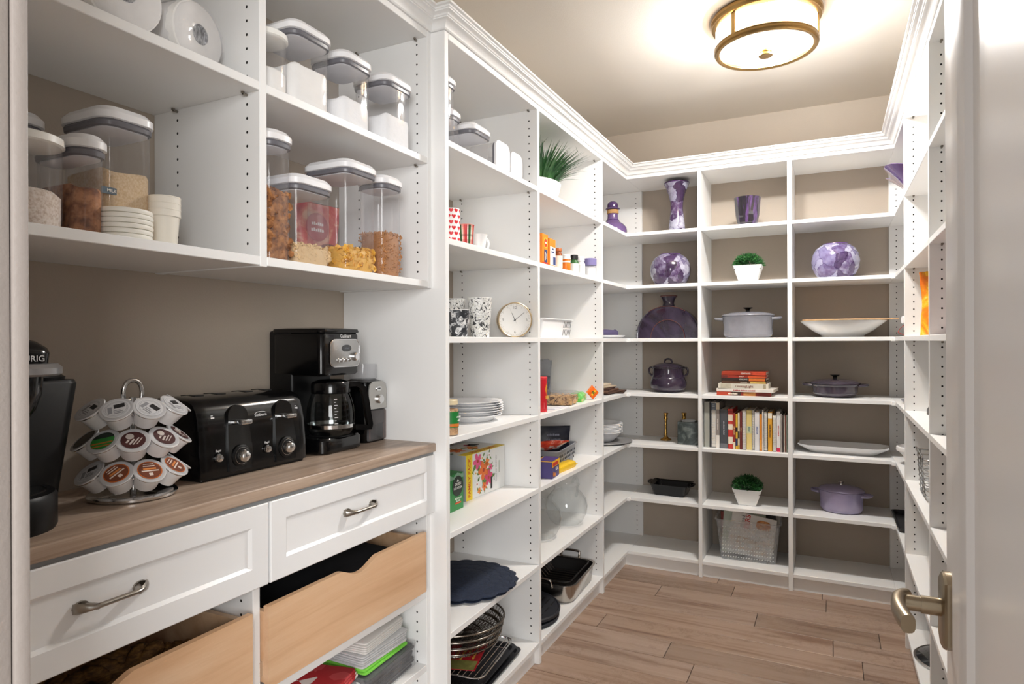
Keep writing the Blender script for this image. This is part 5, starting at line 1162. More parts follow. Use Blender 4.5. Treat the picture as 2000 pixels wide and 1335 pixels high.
# ---------------------------------------------------------------- back run
def watercolour(name, stops, scale):
    s = NT(name); vec = s.coord()
    nz = s.n('ShaderNodeTexNoise'); nz.inputs['Scale'].default_value = 14; nz.inputs['Detail'].default_value = 5; s.l(vec, nz.inputs['Vector'])
    v2 = s.n('ShaderNodeVectorMath', operation='MULTIPLY_ADD'); s.l(nz.outputs['Color'], v2.inputs[0]); v2.inputs[1].default_value = (.12,) * 3; s.l(vec, v2.inputs[2])
    cell = s.n('ShaderNodeSeparateColor'); s.l(s.voro(v2.outputs[0], scale, 'F1', 'Color'), cell.inputs[0])
    edge = s.voro(v2.outputs[0], scale, 'DISTANCE_TO_EDGE', 'Distance')
    col = s.ramp(s.math('ADD', cell.outputs[0], s.math('MULTIPLY', s.math('SUBTRACT', s.noise(vec, 40, 5), .5), .5)), stops)
    e = s.ramp(edge, [(0, (.45, .38, .5)), (.05, (1, 1, 1))])
    s.bsdf(s.mix(1.0, col, e, 'MULTIPLY'), .14, coat=.6); return s.m
MARB = watercolour('purple_marbling', [(.0, '#36253f'), (.28, '#4a3358'), (.38, '#756a88'), (.55, '#9a98ad'), (.75, '#bdbcca'), (.9, '#857b96'), (1, '#553e62')], 14)
MARB2 = watercolour('lilac_marbling', [(.0, '#47345a'), (.2, '#614c78'), (.35, '#8078a0'), (.6, '#9a97b6'), (.85, '#b5b4c9'), (1, '#705c88')], 14)
def turned(name, lab, cat, loc, prof, m, n=48, group=None): return tag(obj(name, G().lathe(prof, n), m, None, loc, sm=60), lab, cat, group)
v = thing('tall_vase', 'tall waisted vase in marbled purple and white, top shelf', 'vase', (-.738, YB + .125, Z2), 0, 'marbled purple vases')
obj('body', G().lathe([(0, 0), (.042, 0), (.0435, .004), (.043, .03), (.037, .085), (.0325, .130), (.034, .165), (.043, .205), (.060, .250), (.0665, .262)], 48), MARB, v, sm=60)
obj('rim', G().lathe([(.0665, .262), (.0675, .266), (.0655, .269), (.062, .264), (.050, .235)], 48), mat('#4a2a5c', .2, coat=.5), v, sm=60)
def globe(lab, loc, m, rx=.108):
    t = thing('round_vase', lab, 'vase', loc, 0, 'marbled purple vases')
    obj('body', G().lathe([(0, 0), (.062, 0), (.072, .003), (.090, .025), (.104, .055), (.1075, .085), (.102, .118), (.088, .145), (.070, .160), (.058, .167)], 56), m, t, sm=60)
    obj('rim', G().lathe([(.058, .167), (.057, .170), (.053, .170), (.050, .164), (.06, .15), (.08, .12)], 48), mat('#5d3f76', .2, coat=.5), t, sm=60)
globe('round marbled purple vase on the third shelf, left back bay', (-.776, YB + .135, Z3), MARB)
globe('round pale lilac marbled vase on the third shelf, right back bay', (.020, YB + .135, Z3), MARB2)
# half-moon vase
t = thing('half_moon_vase', 'half-moon glazed purple vase with small flared neck', 'vase', (-.786, YB + .135, Z4))
GLZ = speckle('plum_glaze', [(.25, '#17121c'), (.42, '#261c2d'), (.56, '#3b3146'), (.68, '#2f2130'), (.82, '#1c1a21')], 5, .12, 0, dist=.8, coat=.5)
def halfmoon():
    rings = []
    n = 40
    for d, k in ((-.046, .90), (-.050, .97), (-.040, 1.0), (.040, 1.0), (.050, .97), (.046, .90)):
        P_ = [(.168 * k * math.cos(a), d, max(0.0, .172 * k * math.sin(a) ** .85)) for a in [PI * i / n for i in range(n + 1)]]
        rings.append(P_ + [(.10 * k, d, 0), (0, d, 0), (-.10 * k, d, 0)][:3])
    return G().loft(rings)
obj('body', halfmoon(), GLZ, t, sm=50)
RIM = mat('#5b3632', .25, var=.4, scale=30, coat=.4)
obj('neck', G().loft([ell(.040, .030, .160, 28), ell(.034, .026, .172, 28), ell(.029, .022, .186, 28), ell(.032, .024, .203, 28), ell(.045, .032, .224, 28), ell(.046, .033, .228, 28), ell(.042, .030, .228, 28), ell(.028, .02, .200, 28)]), GLZ, t, sm=50)
obj('rim', G().loft([ell(.0455, .0325, .2235, 28), ell(.0475, .0340, .2275, 28), ell(.045, .0325, .2305, 28), ell(.041, .029, .229, 28)], False, False), RIM, t)
obj('shoulder_line', G().tube([(.090 * math.cos(a) + .005, -.0505, .098 * math.sin(a)) for a in [PI * i / 30 for i in range(31)]], .0018, 6).tube([(.166 * math.cos(a), -.048, .170 * math.sin(a) ** .85) for a in [PI * (.30 + .40 * i / 24) for i in range(25)]], .002, 6), RIM, t)
# bean pot
t = thing('bean_pot', 'dark purple lidded bean pot with two ear handles', 'pot', (-.789, YB + .135, Z5), 0, 'purple and grey pots')
BP = speckle('aubergine_glaze', [(.3, '#231b25'), (.55, '#33273a'), (.75, '#3f3142')], 6, .15, 0, coat=.6)
obj('body', G().lathe([(0, 0), (.060, 0), (.070, .003), (.090, .020), (.0965, .040), (.096, .054), (.0895, .070), (.0885, .073), (.0895, .075), (.0875, .078), (.0865, .081), (.085, .084), (.081, .110), (.0815, .128), (.084, .131)], 48), BP, t, sm=30)
lid = obj('lid', G().lathe([(.086, .131), (.087, .133), (.087, .137), (.083, .139), (.07, .147), (.045, .155), (.018, .158), (0, .158)], 48), BP, t, sm=40)
obj('lid_loop', handle_loop([(-.020, 0, .156), (-.019, 0, .166), (-.010, 0, .176), (.010, 0, .176), (.019, 0, .166), (.020, 0, .156)], .0048), BP, lid, sm=60)
for s_ in (-1, 1): obj('handle', handle_loop([(s_ * .080, 0, .126), (s_ * .096, 0, .130), (s_ * .104, 0, .118), (s_ * .101, 0, .098), (s_ * .084, 0, .084)], .0052), BP, t, sm=60)
# candlesticks and marble block
BR = mat('#c39a52', .22, 1, var=.05)
CS = [(0, 0), (.030, 0), (.031, .003), (.028, .007), (.016, .013), (.009, .020), (.007, .030), (.0085, .040), (.006, .045), (.0055, .075), (.008, .083), (.0055, .090), (.0055, .105), (.009, .112), (.011, .118), (.0085, .124), (.010, .140), (.0135, .146), (.0135, .149), (0, .149)]
turned('candlestick', 'brass candlestick standing alone on the shelf', 'candlestick', (-.817, YB + .195, Z6), CS, BR, 24, 'brass candlesticks')
turned('candlestick', 'brass candlestick half hidden behind the marble block', 'candlestick', (-.728, YB + .245, Z6), CS, BR, 24, 'brass candlesticks')
t = thing('marble_block', 'dark green-grey marble utensil holder block', 'holder', (-.680, YB + .125, Z6), R(4))
MBL = speckle('dark_marble', [(.3, '#2b3130'), (.48, '#3f4746'), (.56, '#59615f'), (.62, '#6f7674'), (.68, '#444b4a')], 16, .3, 0, dist=1.6)
obj('block', G().loft([rr(.050, .048, .006, 0, 2), rr(.052, .050, .006, .002, 2), rr(.052, .050, .006, .116, 2), rr(.050, .048, .006, .118, 2), rr(.040, .038, .006, .118, 2), rr(.038, .036, .006, .05, 2)]), MBL, t, sm=30)
obj('inner_liner', G().lathe([(.0335, .05), (.0335, .120), (.036, .1215), (.035, .1235), (.031, .1215), (.031, .05)], 32), mat('#cfd1d2', .3), t)
# loaf dish
t = thing('loaf_dish', 'glossy black stoneware loaf dish with ruffled rim', 'baking dish', (-.782, YB + .165, Z7), R(-3))
LD = mat('#080609', .12, var=.2, spec=.35)
def ruff(hx, hy, z, k=0):
    P_ = rr(hx, hy, .02, z, 8); return [(x * (1 + k * .03 * math.cos(9 * math.atan2(y, x))), y * (1 + k * .03 * math.cos(9 * math.atan2(y, x))), zz + k * .003 * math.cos(12 * math.atan2(y, x))) for x, y, zz in P_]
obj('dish', G().loft([rr(.078, .055, .016, 0, 8), rr(.082, .059, .018, .003, 8), rr(.098, .072, .02, .050, 8), ruff(.106, .080, .060, 1), ruff(.107, .081, .063, 1), rr(.094, .068, .02, .054, 8), rr(.080, .056, .016, .006, 8)]), LD, t, sm=45)
for s_ in (-1, 1): obj('handle', handle_loop([(s_ * .100, -.035, .056), (s_ * .118, -.025, .060), (s_ * .122, 0, .061), (s_ * .118, .025, .060), (s_ * .100, .035, .056)], .006), LD, t, sm=60)
# ---- middle bay
t = thing('votive_glass', 'dark purple faceted glass candle holder on the top shelf', 'candle holder', (-.380, YB + .105, Z2))
VG = speckle('purple_cut_glass', [(.30, '#1f1b20'), (.52, '#2c2730'), (.60, '#5d4272'), (.66, '#38303d'), (.75, '#262028')], 5, .06, 0, stretch=(7, 7, .8), coat=.8)
obj('glass', G().lathe([(0, .012), (.046, .012), (.050, .020), (.058, .060), (.064, .135), (.0655, .147), (.0635, .147), (.058, .10), (.045, .03), (0, .025)], 14), VG, t, sm=12)
obj('glass_base', G().lathe([(0, 0), (.048, 0), (.050, .002), (.0505, .012), (0, .013)], 14), mat('#3c3640', .08, coat=.8), t, sm=12)
def topiary(lab, loc, seed):
    t = thing('potted_plant', lab, 'plant', loc, R(2), 'small boxwood plants in white pots'); rr_ = random.Random(seed)
    obj('pot', G().loft([rr(.040, .040, .008, 0), rr(.043, .043, .010, .002), rr(.056, .056, .010, .040), rr(.068, .068, .008, .078), rr(.0695, .0695, .008, .082), rr(.066, .066, .008, .082), rr(.055, .055, .008, .066)]), mat('#f3f3f2', .35, var=.01), t, sm=40)
    obj('soil', G().box(-.062, .062, -.062, .062, .060, .070), mat('#2e2a20', .9), t)
    g = G()
    for i in range(1500):
        u, w_ = rr_.random() * 2 * PI, rr_.random(); ph = math.acos(1 - w_ * 1.05) if w_ < .95 else PI / 2
        d = Vector((math.sin(ph) * math.cos(u), math.sin(ph) * math.sin(u), math.cos(ph) * .85)); q = rr_.uniform(.55, 1)
        c = Vector((d.x * .072 * q, d.y * .072 * q, .082 + d.z * .068 * q)); d2 = (d + Vector((rr_.uniform(-.7, .7), rr_.uniform(-.7, .7), rr_.uniform(-.3, .6)))).normalized(); s_ = d2.orthogonal().normalized()
        L, wv = rr_.uniform(.012, .021), rr_.uniform(.0016, .0028)
        g.add([tuple(c - s_ * wv), tuple(c + s_ * wv), tuple(c + d2 * L * .6 + s_ * wv * .8), tuple(c + d2 * L), tuple(c + d2 * L * .6 - s_ * wv * .8)], [(0, 1, 2, 3, 4)])
    stuff(obj('foliage', g, speckle('boxwood', [(.3, '#17381b'), (.5, '#265a2a'), (.7, '#3f7d3c'), (.85, '#5f9a54')], 60, .5, 0), t, sm=0))
topiary('small boxwood plant in a white square pot on the third shelf', (-.377, YB + .110, Z3), 1)
topiary('small boxwood plant in a white square pot low down, under the row of cookbooks', (-.384, YB + .115, Z7), 2)
GREYL = speckle('grey_lilac_enamel', [(.3, '#74747c'), (.5, '#82828a'), (.7, '#8d8e95')], 7, .2, 0, coat=.5)
dutch('dutch_oven', 'large grey-lilac oval dutch oven with black knob', (-.384, YB + .150, Z4), .127, .095, .110, .13, GREYL, .015, BLACKM, .04, 0, knobh=.022, knobr=.024)
# stacked books
zz = Z5
for lab, x0, x1, yf, d, h, col, ti, tc, bands, rz, tx in (
    ('magazine-thin cookbook with food photo spine at the bottom of the stack', -.519, -.264, .020, .200, .019, '#8f2f22', '~~~~~~~~', '#f0e4d4', [(.0, .25, '#b7452c'), (.28, .45, '#3b2a22'), (.5, .72, '#c98a4a'), (.75, .98, '#7a2a20')], 2, -.05),
    ('white and red hardcover in the stack, second from the bottom', -.521, -.252, .014, .205, .015, '#eae4dc', '~ ~~~~~ ~~ ~~~~ ~~~~~~~', '#b02f2a', [], -3, 0),
    ('tan all-new complete cooking book, thickest of the stack', -.512, -.275, .018, .190, .0255, '#d9d3c4', 'CookingLight', '#7d3a2e', [(.05, .26, '#c4bba6'), (.90, .95, '#a89c84')], 0, .005),
    ('dark brown and yellow potato cookbook fourth from the top of the stack', -.496, -.284, .022, .175, .0125, '#5b3d2a', 'POTATO', '#f2ead8', [(.64, .98, '#d9b45c')], 1, 0),
    ('dark grilling cookbook third from the top of the stack', -.497, -.286, .020, .176, .0145, '#31231f', 'GRILLING', '#efe6d8', [(.62, .98, '#d4702c')], 0, 0),
    ('red soup cookbook second from the top of the stack', -.497, -.285, .022, .175, .0140, '#9e3324', 'SOUP', '#f0e2d2', [(.6, .98, '#d4572a'), (.0, .14, '#6b2a22')], 1, -.01),
    ('red seafood cookbook on top of the stack', -.496, -.286, .020, .176, .0165, '#a83a22', 'SEAFOOD', '#f4e8dc', [(.7, .98, '#c9472a')], 0, .01)):
    book_flat(lab, x0, x1, YB + yf, d, zz, h, col, ti, tc, R(rz), bands, tx, min(.0115, h * .62) if ti != 'CookingLight' else .016); zz += h + .0003
# row of books
def bx(px): return -.5901 + (px - 1378) * (.4028 / (1541 - 1378))
YBK = YB + .032
for i, (lab, a, b, h, d, col, ti, tc, sp, bands) in enumerate((
    ('grey floral album at the left end of the row', 1379.5, 1390.5, .232, .20, '#a9aaa2', None, '', False, [(.02, .98, '#9fa097')]),
    ('thin black book beside the grey album', 1390.7, 1393.8, .228, .20, '#26282b', None, '', False, []),
    ('tall white ring binder with steel blue top', 1394, 1403.2, .231, .21, '#d6d6d8', None, '', True, [(.82, .98, '#5d6670')]),
    ('tall taupe paperback third of the tall ones', 1403.4, 1410.6, .229, .20, '#8f8681', '~~~~~~ ~~~~~~~', '#e9e2da', False, [(.0, .28, '#e6e0d8'), (.85, 1, '#d9cbb0')]),
    ('thick charcoal marbled cookbook with silver title', 1411.5, 1426.5, .197, .20, '#4b4e54', '~~~ ~~~~~~ ~~~~~~', '#c9ccd2', False, [(.0, .12, '#6b6e74')]),
    ('red and cream checked cookbook', 1427.4, 1436.8, .200, .19, '#c93a33', None, '', False, [(.12, .30, '#efe3cf'), (.48, .62, '#efe3cf'), (.7, .86, '#e9d9c2'), (.88, .96, '#8f2420')]),
    ('slim dark red book after the checked one', 1437, 1442, .180, .18, '#9c3326', '~~~~ ~~~~~~~', '#e9c58a', False, [(.0, .2, '#e2d4bc')]),
    ('slim yellow and blue booklet', 1442.2, 1446.3, .176, .18, '#e3b53a', None, '', False, [(.1, .3, '#2e3d68'), (.5, .62, '#1f1f22')]),
    ('slim cream booklet with black marks', 1446.5, 1450, .182, .18, '#e9dfc2', None, '', False, [(.3, .5, '#3a3630'), (.0, .12, '#d7a83a')]),
    ('maroon hardcover beside the wire-bound book', 1450.2, 1455, .192, .19, '#6e2a26', '~~~~~', '#d9b98a', False, []),
    ('grey wire-bound book with red pages', 1455.2, 1462.4, .198, .19, '#b4aeaa', None, '', True, []),
    ('pale yellow book with blue leaf drawing', 1462.8, 1473, .197, .19, '#e3cd84', '~~~~~', '#4a7f8c', False, [(.42, .6, '#cdd1a8')]),
    ('grey plastic-comb bound book after the yellow one', 1473.2, 1478.2, .200, .19, '#a9a59f', None, '', True, []),
    ('white paperback with thin blue title', 1478.6, 1487.5, .190, .19, '#e4e3e4', '~~~~~ ~~~~', '#5a6fa0', False, []),
    ('narrow orange book standing beside the white paperback', 1488, 1492.4, .180, .18, '#e08a2a', None, '', False, [(.05, .3, '#e9a040')]),
    ('narrow white book taller than its orange neighbour', 1492.6, 1495.6, .201, .19, '#e6e2dc', None, '', False, []),
    ('thick silver spiral-bound cookbook in the row', 1495.8, 1502.6, .193, .19, '#8f9094', None, '', True, []),
    ('orange and cream book with dark title', 1503.4, 1511.4, .193, .19, '#e2a532', '~~~~~~ ~~~~~~~~~', '#5b3a1e', False, [(.84, .98, '#efe6d2')]),
    ('white book with dotted comb edge', 1512.4, 1518.6, .178, .18, '#ded8d4', None, '', True, []),
    ('white book with a crimson foot', 1519.2, 1526, .196, .19, '#ebe7e4', '~~~ ~~ ~~~~~~', '#c23a3a', False, [(.0, .10, '#c81e4a')]),
    ('thin grey pamphlet near the end of the row', 1526.4, 1529, .185, .17, '#b6afa8', None, '', False, []),
    ('thin dark pamphlet near the end of the row', 1529.2, 1532, .180, .17, '#4b403c', None, '', False, []),
    ('thin cream pamphlet near the end of the row', 1532.2, 1534.6, .182, .17, '#d8cdbd', None, '', False, []),
    ('thin red-brown pamphlet near the end of the row', 1534.8, 1537, .178, .17, '#8b5146', None, '', False, []),
    ('last thin green-grey pamphlet in the row', 1537.2, 1539.4, .180, .17, '#7f877a', None, '', False, []))):
    book_up(lab, bx(a), bx(b), h, d, YBK + (.012 if h > .22 else rng.uniform(0, .012)), Z6, col, ti, tc or '#ffffff', sp, bands)
# plastic basket with magazines
t = thing('plastic_basket', 'translucent plastic basket of magazines on the bottom shelf', 'basket', (-.386, YB + .190, Z1), R(2))
MILK = clear('frosted_plastic', '#f6f8f8', .2, 1.4, .30)
obj('shell', G().loft([rr(.128, .098, .02, 0), rr(.132, .102, .022, .004), rr(.152, .120, .026, .196), rr(.160, .128, .03, .200), rr(.160, .128, .03, .206), rr(.150, .118, .026, .205)], True, False), MILK, t, sm=40)
g = G()
for row in range(9):
    for i in range(20):
        x = -.118 + .0125 * i; z_ = .018 + .019 * row; yy = -(.102 + .018 * z_ / .196) - .0008
        g.box(x - .0022, x + .0022, yy - .0004, yy + .0004, z_ - .0032, z_ + .0032, T=rot_about('Y', R(45), (x, 0, z_)))
stuff(obj('perforations', g, mat('#d9dbdb', .5), t, sm=0))
r_ = random.Random(3)
for k, (lab, w_, h, tilt, col, y) in enumerate((('white bread magazine with red letters at the front of the basket', .215, .205, 8, '#e7e4e0', -.070), ('magazine with green edge behind the front one in the basket', .205, .215, 3, '#c9d2c4', -.040), ('red and black magazine at the left of the basket', .19, .208, -3, '#8b3a34', -.015), ('dark magazine leaning at the back of the basket', .20, .212, 5, '#4a4744', .015), ('pale magazine at the very back of the basket', .20, .20, 10, '#d9d3c8', .045))):
    m = thing('magazine', lab, 'magazine', (-.386 + (.005, -.03, -.035, .01, .02)[k], YB + .190 + y, Z1 + .008 + w_ / 2 * abs(math.sin(R(tilt)))), R(2), 'magazines in the basket'); m.rotation_euler = (R(-5), R(tilt), 0)
    obj('pages', G().box(-w_ / 2, w_ / 2, -.006, .006, 0, h), mat(col, .4, var=.12, scale=40), m, sm=0)
    if k == 0:
        obj('cover_title', text('ZERS', .034, FR('-y', (-.028, -.0064, h * .80), R(90)), .02), mat('#c7382c', .5), m)
        obj('cover_title', text('bread', .026, FR('-y', (-.052, -.0064, h * .80), R(90))), mat('#4a4a4a', .5), m)
        obj('cover_photo', G().prism(rr2, 0, .0004) if False else G().loft([[(x + .048, -.0063 - q, h * .80 + y * 1.0) for x, y, _ in rr(.034, .024, .02, 0, 5)] for q in (0, .0005)]), speckle('bread_photo', [(.4, '#a95f2a'), (.55, '#cf8a4a'), (.7, '#e2b07a')], 90, .5, 0), m)
        obj('cover_photo', G().box(-.10, .09, -.0070, -.0063, .012, .085), speckle('magazine_photo', [(.36, '#cfd0cc'), (.46, '#e9e8e4'), (.52, '#caa27a'), (.58, '#e8e6e2'), (.66, '#9fa8a0')], 28, .5, 0), m, sm=0)
# ---- right bay
t = thing('white_bowl', 'wide shallow white serving bowl with gold rim at eye level', 'bowl', (.050, YB + .160, Z4))
obj('bowl', G().lathe([(0, 0), (.088, 0), (.092, .004), (.095, .009), (.13, .030), (.165, .058), (.186, .076), (.1865, .0785), (.183, .0785), (.16, .060), (.12, .032), (0, .014)], 56), mat('#efeeec', .2, var=.01), t, sm=40)
obj('rim', G().loft([[(q * math.cos(2 * PI * j / 96) * (1 + .004 * math.cos(24 * 2 * PI * j / 96)), q * math.sin(2 * PI * j / 96) * (1 + .004 * math.cos(24 * 2 * PI * j / 96)), zz) for j in range(96)] for q, zz in ((.1855, .0775), (.1885, .0790), (.187, .0808), (.183, .0790))], False, False), mat('#b3925f', .4, var=.1), t)
t = thing('wooden_paddle', 'flat wooden board lying across the white bowl', 'board', (.060, YB + .145, Z4 + .0820), R(-4)); obj('board', G().loft([[(x, y, zz) for x, y in [(-.185, -.03), (-.17, -.045), (.05, -.055), (.13, -.030), (.20, -.016), (.225, -.012), (.225, .012), (.20, .016), (.13, .030), (.05, .055), (-.17, .045), (-.185, .03)]] for zz in (0, .006)]), mat('#c09a74', .55, var=.12, scale=20), t, sm=0)
PLUM = speckle('plum_enamel', [(.3, '#302932'), (.5, '#3d343f'), (.72, '#4d434f')], 5, .18, 0, coat=.6)
dutch('braiser_pan', 'shallow dark plum braiser with black knob', (.016, YB + .150, Z5), .108, .105, .062, .35, PLUM, .016, BLACKM, .035, 0, cat='pan', knobh=.021, knobr=.021, hz=.056)
t = thing('white_platter', 'long white eight-sided serving platter', 'platter', (.048, YB + .150, Z6), R(-3))
def octo(hx, hy, c, z): return [(hx - c, -hy, z), (hx, -hy + c * .7, z), (hx, hy - c * .7, z), (hx - c, hy, z), (-hx + c, hy, z), (-hx, hy - c * .7, z), (-hx, -hy + c * .7, z), (-hx + c, -hy, z)]
obj('platter', G().loft([octo(.135, .055, .03, 0), octo(.138, .058, .03, .003), octo(.192, .100, .05, .036), octo(.195, .103, .05, .039), octo(.190, .098, .05, .039), octo(.14, .060, .03, .007)]), mat('#e6e6e7', .3, var=.01), t, sm=25)
LAV = speckle('lavender_enamel', [(.3, '#8b81a0'), (.5, '#998fae'), (.7, '#a59cb8')], 6, .15, 0, coat=.6)
dutch('lavender_dutch_oven', 'lavender oval dutch oven with steel knob, low in the right back bay', (.042, YB + .165, Z7), .100, .088, .100, .10, LAV, .018, CHROME, .032, R(-14), knobh=.018, knobr=.015)
# ---------------------------------------------------------------- right run
XQ = XRF
t = thing('purple_glass_bowl', 'folded purple glass dish in the right corner on the top shelf', 'dish', (XQ + .100, 3.145, Z2), R(0)); t.scale = (1.12, 1.12, 1.2)
PG = mat('#735a90', .14, var=.15, coat=.5)
def wave_bowl():
    n = 64; rings = []
    for q, zz, amp in ((.004, .003, 0), (.035, .003, 0), (.040, .008, 0), (.060, .035, .25), (.085, .065, .55), (.110, .092, .9), (.116, .098, 1.0), (.114, .099, 1.0), (.082, .066, .55), (.056, .036, .25), (.004, .010, 0)):
        rings.append([((q + amp * .06 * abs(math.cos(2 * (a - 2.27))) ** 3) * math.cos(a), (q + amp * .06 * abs(math.cos(2 * (a - 2.27))) ** 3) * math.sin(a), zz + amp * .012 * math.cos(4 * (a - 2.27))) for a in [2 * PI * j / n for j in range(n)]])
    return G().loft(rings, False, False)
obj('dish', wave_bowl(), PG, t, sm=60)
# eye level corner: rolled towel and utensil
t = thing('white_roll', 'white rolled paper on the right corner shelf at eye level', 'roll', (XQ + .085, 3.20, Z4 + .0325), R(0)); obj('roll', G().tube([(-.07, 0, .038), (.11, .05, .038)], .016, 16), mat('#ededee', .6), t)
obj('stand', G().cbox(-.05, .10, -.01, .05, -.0325, .024, .006, 2), mat('#f0f0f0', .5), t)
t = thing('red_string', 'thin red string hanging beside the white roll', 'string', (XQ + .02, 3.30, Z4)); obj('string', G().tube(crv([(.03, .02, .060), (.005, .01, .045), (-.012, 0, .022), (.0, -.02, .010), (.03, -.04, .003)], 20), .0018, 6), mat('#8a2a2a', .6), t)  # a thin red string, one bent tube
t = thing('grey_dish', 'small grey dish at the end of the right corner shelf', 'dish', (XQ + .08, 3.27, Z5)); obj('dish', G().lathe([(0, 0), (.04, 0), (.06, .008), (.066, .014), (.064, .016), (.05, .008), (0, .005)], 32), mat('#8e8e95', .4), t)
t = thing('white_crock', 'white footed bowl at the edge of the right corner shelf', 'bowl', (XQ + .085, 3.30, Z6)); obj('bowl', G().lathe([(0, 0), (.045, 0), (.05, .004), (.062, .04), (.075, .055), (.086, .060), (.088, .066), (.086, .078), (.080, .080), (.074, .06), (.05, .02), (0, .012)], 40), mat('#ebebec', .35), t, sm=40)
t = thing('black_tray', 'black rectangular tray on the right corner shelf', 'tray', (XQ + .11, 3.415, Z7), R(0)); obj('tray', G().loft([rr(.10, .17, .02, 0), rr(.108, .178, .024, .018), rr(.112, .182, .025, .020), rr(.106, .176, .024, .019), rr(.097, .166, .02, .003)]), mat('#2b2c30', .4, .2), t, sm=40)
# chips, foil, wire basket, pan lid
t = thing('chips_bag', 'orange and yellow chips bag on the right shelf', 'snack bag', (XQ + .105, 2.72, Z4), R(98))
obj('bag', pillow(.16, .225, .085, wob=.004, seed=21), speckle('chips_print', [(.38, '#e8741c'), (.47, '#f2901e'), (.54, '#f7c832'), (.60, '#fbe9c0'), (.66, '#f2901e'), (.8, '#e0641a')], 9, .3, 0, dist=.8), t, sm=40)
obj('bag_top', G().cbox(-.004, .004, -.062, .062, .205, .228, .002, 1), mat('#f2b52a', .4), t); obj('logo', G().disc(.04, 0, 24, T=FR('+x', (.036, 0, .11))), mat('#f8d24a', .4), t); obj('logo_text', text('~~~~~', .02, FR('+x', (.0366, 0, .11)), .02), mat('#a02a1c', .5), t)
t = thing('foil_ball', 'crumpled foil packet on the right shelf', 'foil', (XQ + .095, 2.66, Z5)); r_ = random.Random(31)
obj('foil', G().loft([[(x * r_.uniform(.82, 1.1), y * r_.uniform(.82, 1.1), zz) for x, y, _ in ell(q, q * 1.3, 0, 18)] for q, zz in ((.03, 0), (.05, .012), (.055, .03), (.045, .05), (.02, .062))]), mat('#c4c4c6', .25, .9, var=.2, scale=80), t, sm=10)
t = thing('wire_basket', 'chrome wire basket of packets on the right shelf', 'basket', (XQ + .13, 2.66, Z6))
g = G()
for q in range(9): g.tube([(x, y, .004 + q * .0175) for x, y, _ in rr(.10 + .0012 * q, .12 + .0012 * q, .02, 0, 3)], .0016 if q < 8 else .0032, 6, True)
for i in range(16): 
    a = 2 * PI * i / 16; g.tube([(.10 * math.copysign(min(1, abs(math.cos(a)) * 1.25), math.cos(a)), .12 * math.copysign(min(1, abs(math.sin(a)) * 1.25), math.sin(a)), .004), (.11 * math.copysign(min(1, abs(math.cos(a)) * 1.25), math.cos(a)), .13 * math.copysign(min(1, abs(math.sin(a)) * 1.25), math.sin(a)), .144)], .0016, 5)
stuff(obj('wires', g, CHROME, t)); obj('wire_handle', handle_loop([(-.108, -.05, .144), (-.118, -.03, .165), (-.118, .03, .165), (-.108, .05, .144)], .003), CHROME, t)
t = thing('white_packets', 'white packets sitting inside the wire basket', 'packets', (XQ + .135, 2.66, Z6 + .006)); obj('packets', G().cbox(-.08, .08, -.095, .095, 0, .10, .01, 2), mat('#dedfe0', .6, var=.25, scale=40), t)
t = thing('pan_lid', 'round glass pan lid with steel rim on the bottom right shelf', 'lid', (XQ + .136, 2.680, Z1), R(0))
obj('rim', G().lathe([(.128, 0), (.134, .001), (.135, .006), (.130, .009), (.126, .006)], 56), STEEL, t, sm=40); obj('glass', G().lathe([(.129, .007), (.10, .016), (.05, .024), (0, .026)], 48), mat('#26292b', .06, .3, var=.2, coat=.8), t, sm=60); obj('knob', G().lathe([(0, .025), (.012, .025), (.010, .036), (.02, .044), (.018, .05), (0, .051)], 20), BLACK, t)
t = thing('red_box', 'edge of a red box on the right shelf beside the door', 'box', (XQ + .09, 1.955, Z4)); obj('carton', G().cbox(-.055, .06, -.05, .045, 0, .088, .002, 1), mat('#cf2f3a', .45, var=.05), t); obj('label_panel', G().box(-.0556, -.0548, -.035, .030, .022, .066), mat('#f0e6dc', .5), t, sm=0); obj('flap_seam', G().box(-.05, .055, -.003, .001, .0876, .0884), mat('#a8232d', .5), t, sm=0)
t = thing('orange_snack_bag', 'patterned orange snack bag beside the door', 'snack bag', (XQ + .095, 1.96, Z6), R(90)); obj('bag', pillow(.12, .15, .06, wob=.003, seed=25), speckle('snack_print', [(.4, '#e4d8cf'), (.5, '#d9784a'), (.6, '#e9e0d8'), (.72, '#c9562e')], 22, .4, 0), t, sm=40)
t = thing('trailing_grass', 'thin grass blades spilling from the top right shelf', 'plant', (XQ + .14, 1.86, Z2)); r_ = random.Random(41)
obj('pot', G().lathe([(0, 0), (.05, 0), (.055, .004), (.07, .075), (.066, .076), (.05, .06), (0, .058)], 32), mat('#efefee', .4), t, sm=40)
g = G()
for k in range(70):
    a = r_.uniform(0, 6.28); L = r_.uniform(.10, .22)
    pts = [Vector((.03 * math.cos(a), .03 * math.sin(a), .06)) + Vector((math.cos(a), math.sin(a), 0)) * L * q * .9 + Vector((0, 0, L * (1.5 * q - 1.0 * q * q))) for q in (0, .3, .6, 1)]
    s_ = Vector((-math.sin(a), math.cos(a), 0)) * .0018
    vs = []
    for i, q in enumerate(pts): vs += [tuple(q - s_ * (1 - i / 3.2)), tuple(q + s_ * (1 - i / 3.2))]
    g.add(vs, [(2 * i, 2 * i + 1, 2 * i + 3, 2 * i + 2) for i in range(3)])
g.v = [(max(x, -.10), min(max(y, -.25), .33), min(zz, .27)) for x, y, zz in g.v]
stuff(obj('grass_blades', g, mat('#6f8a4a', .6, var=.3), t, sm=0))
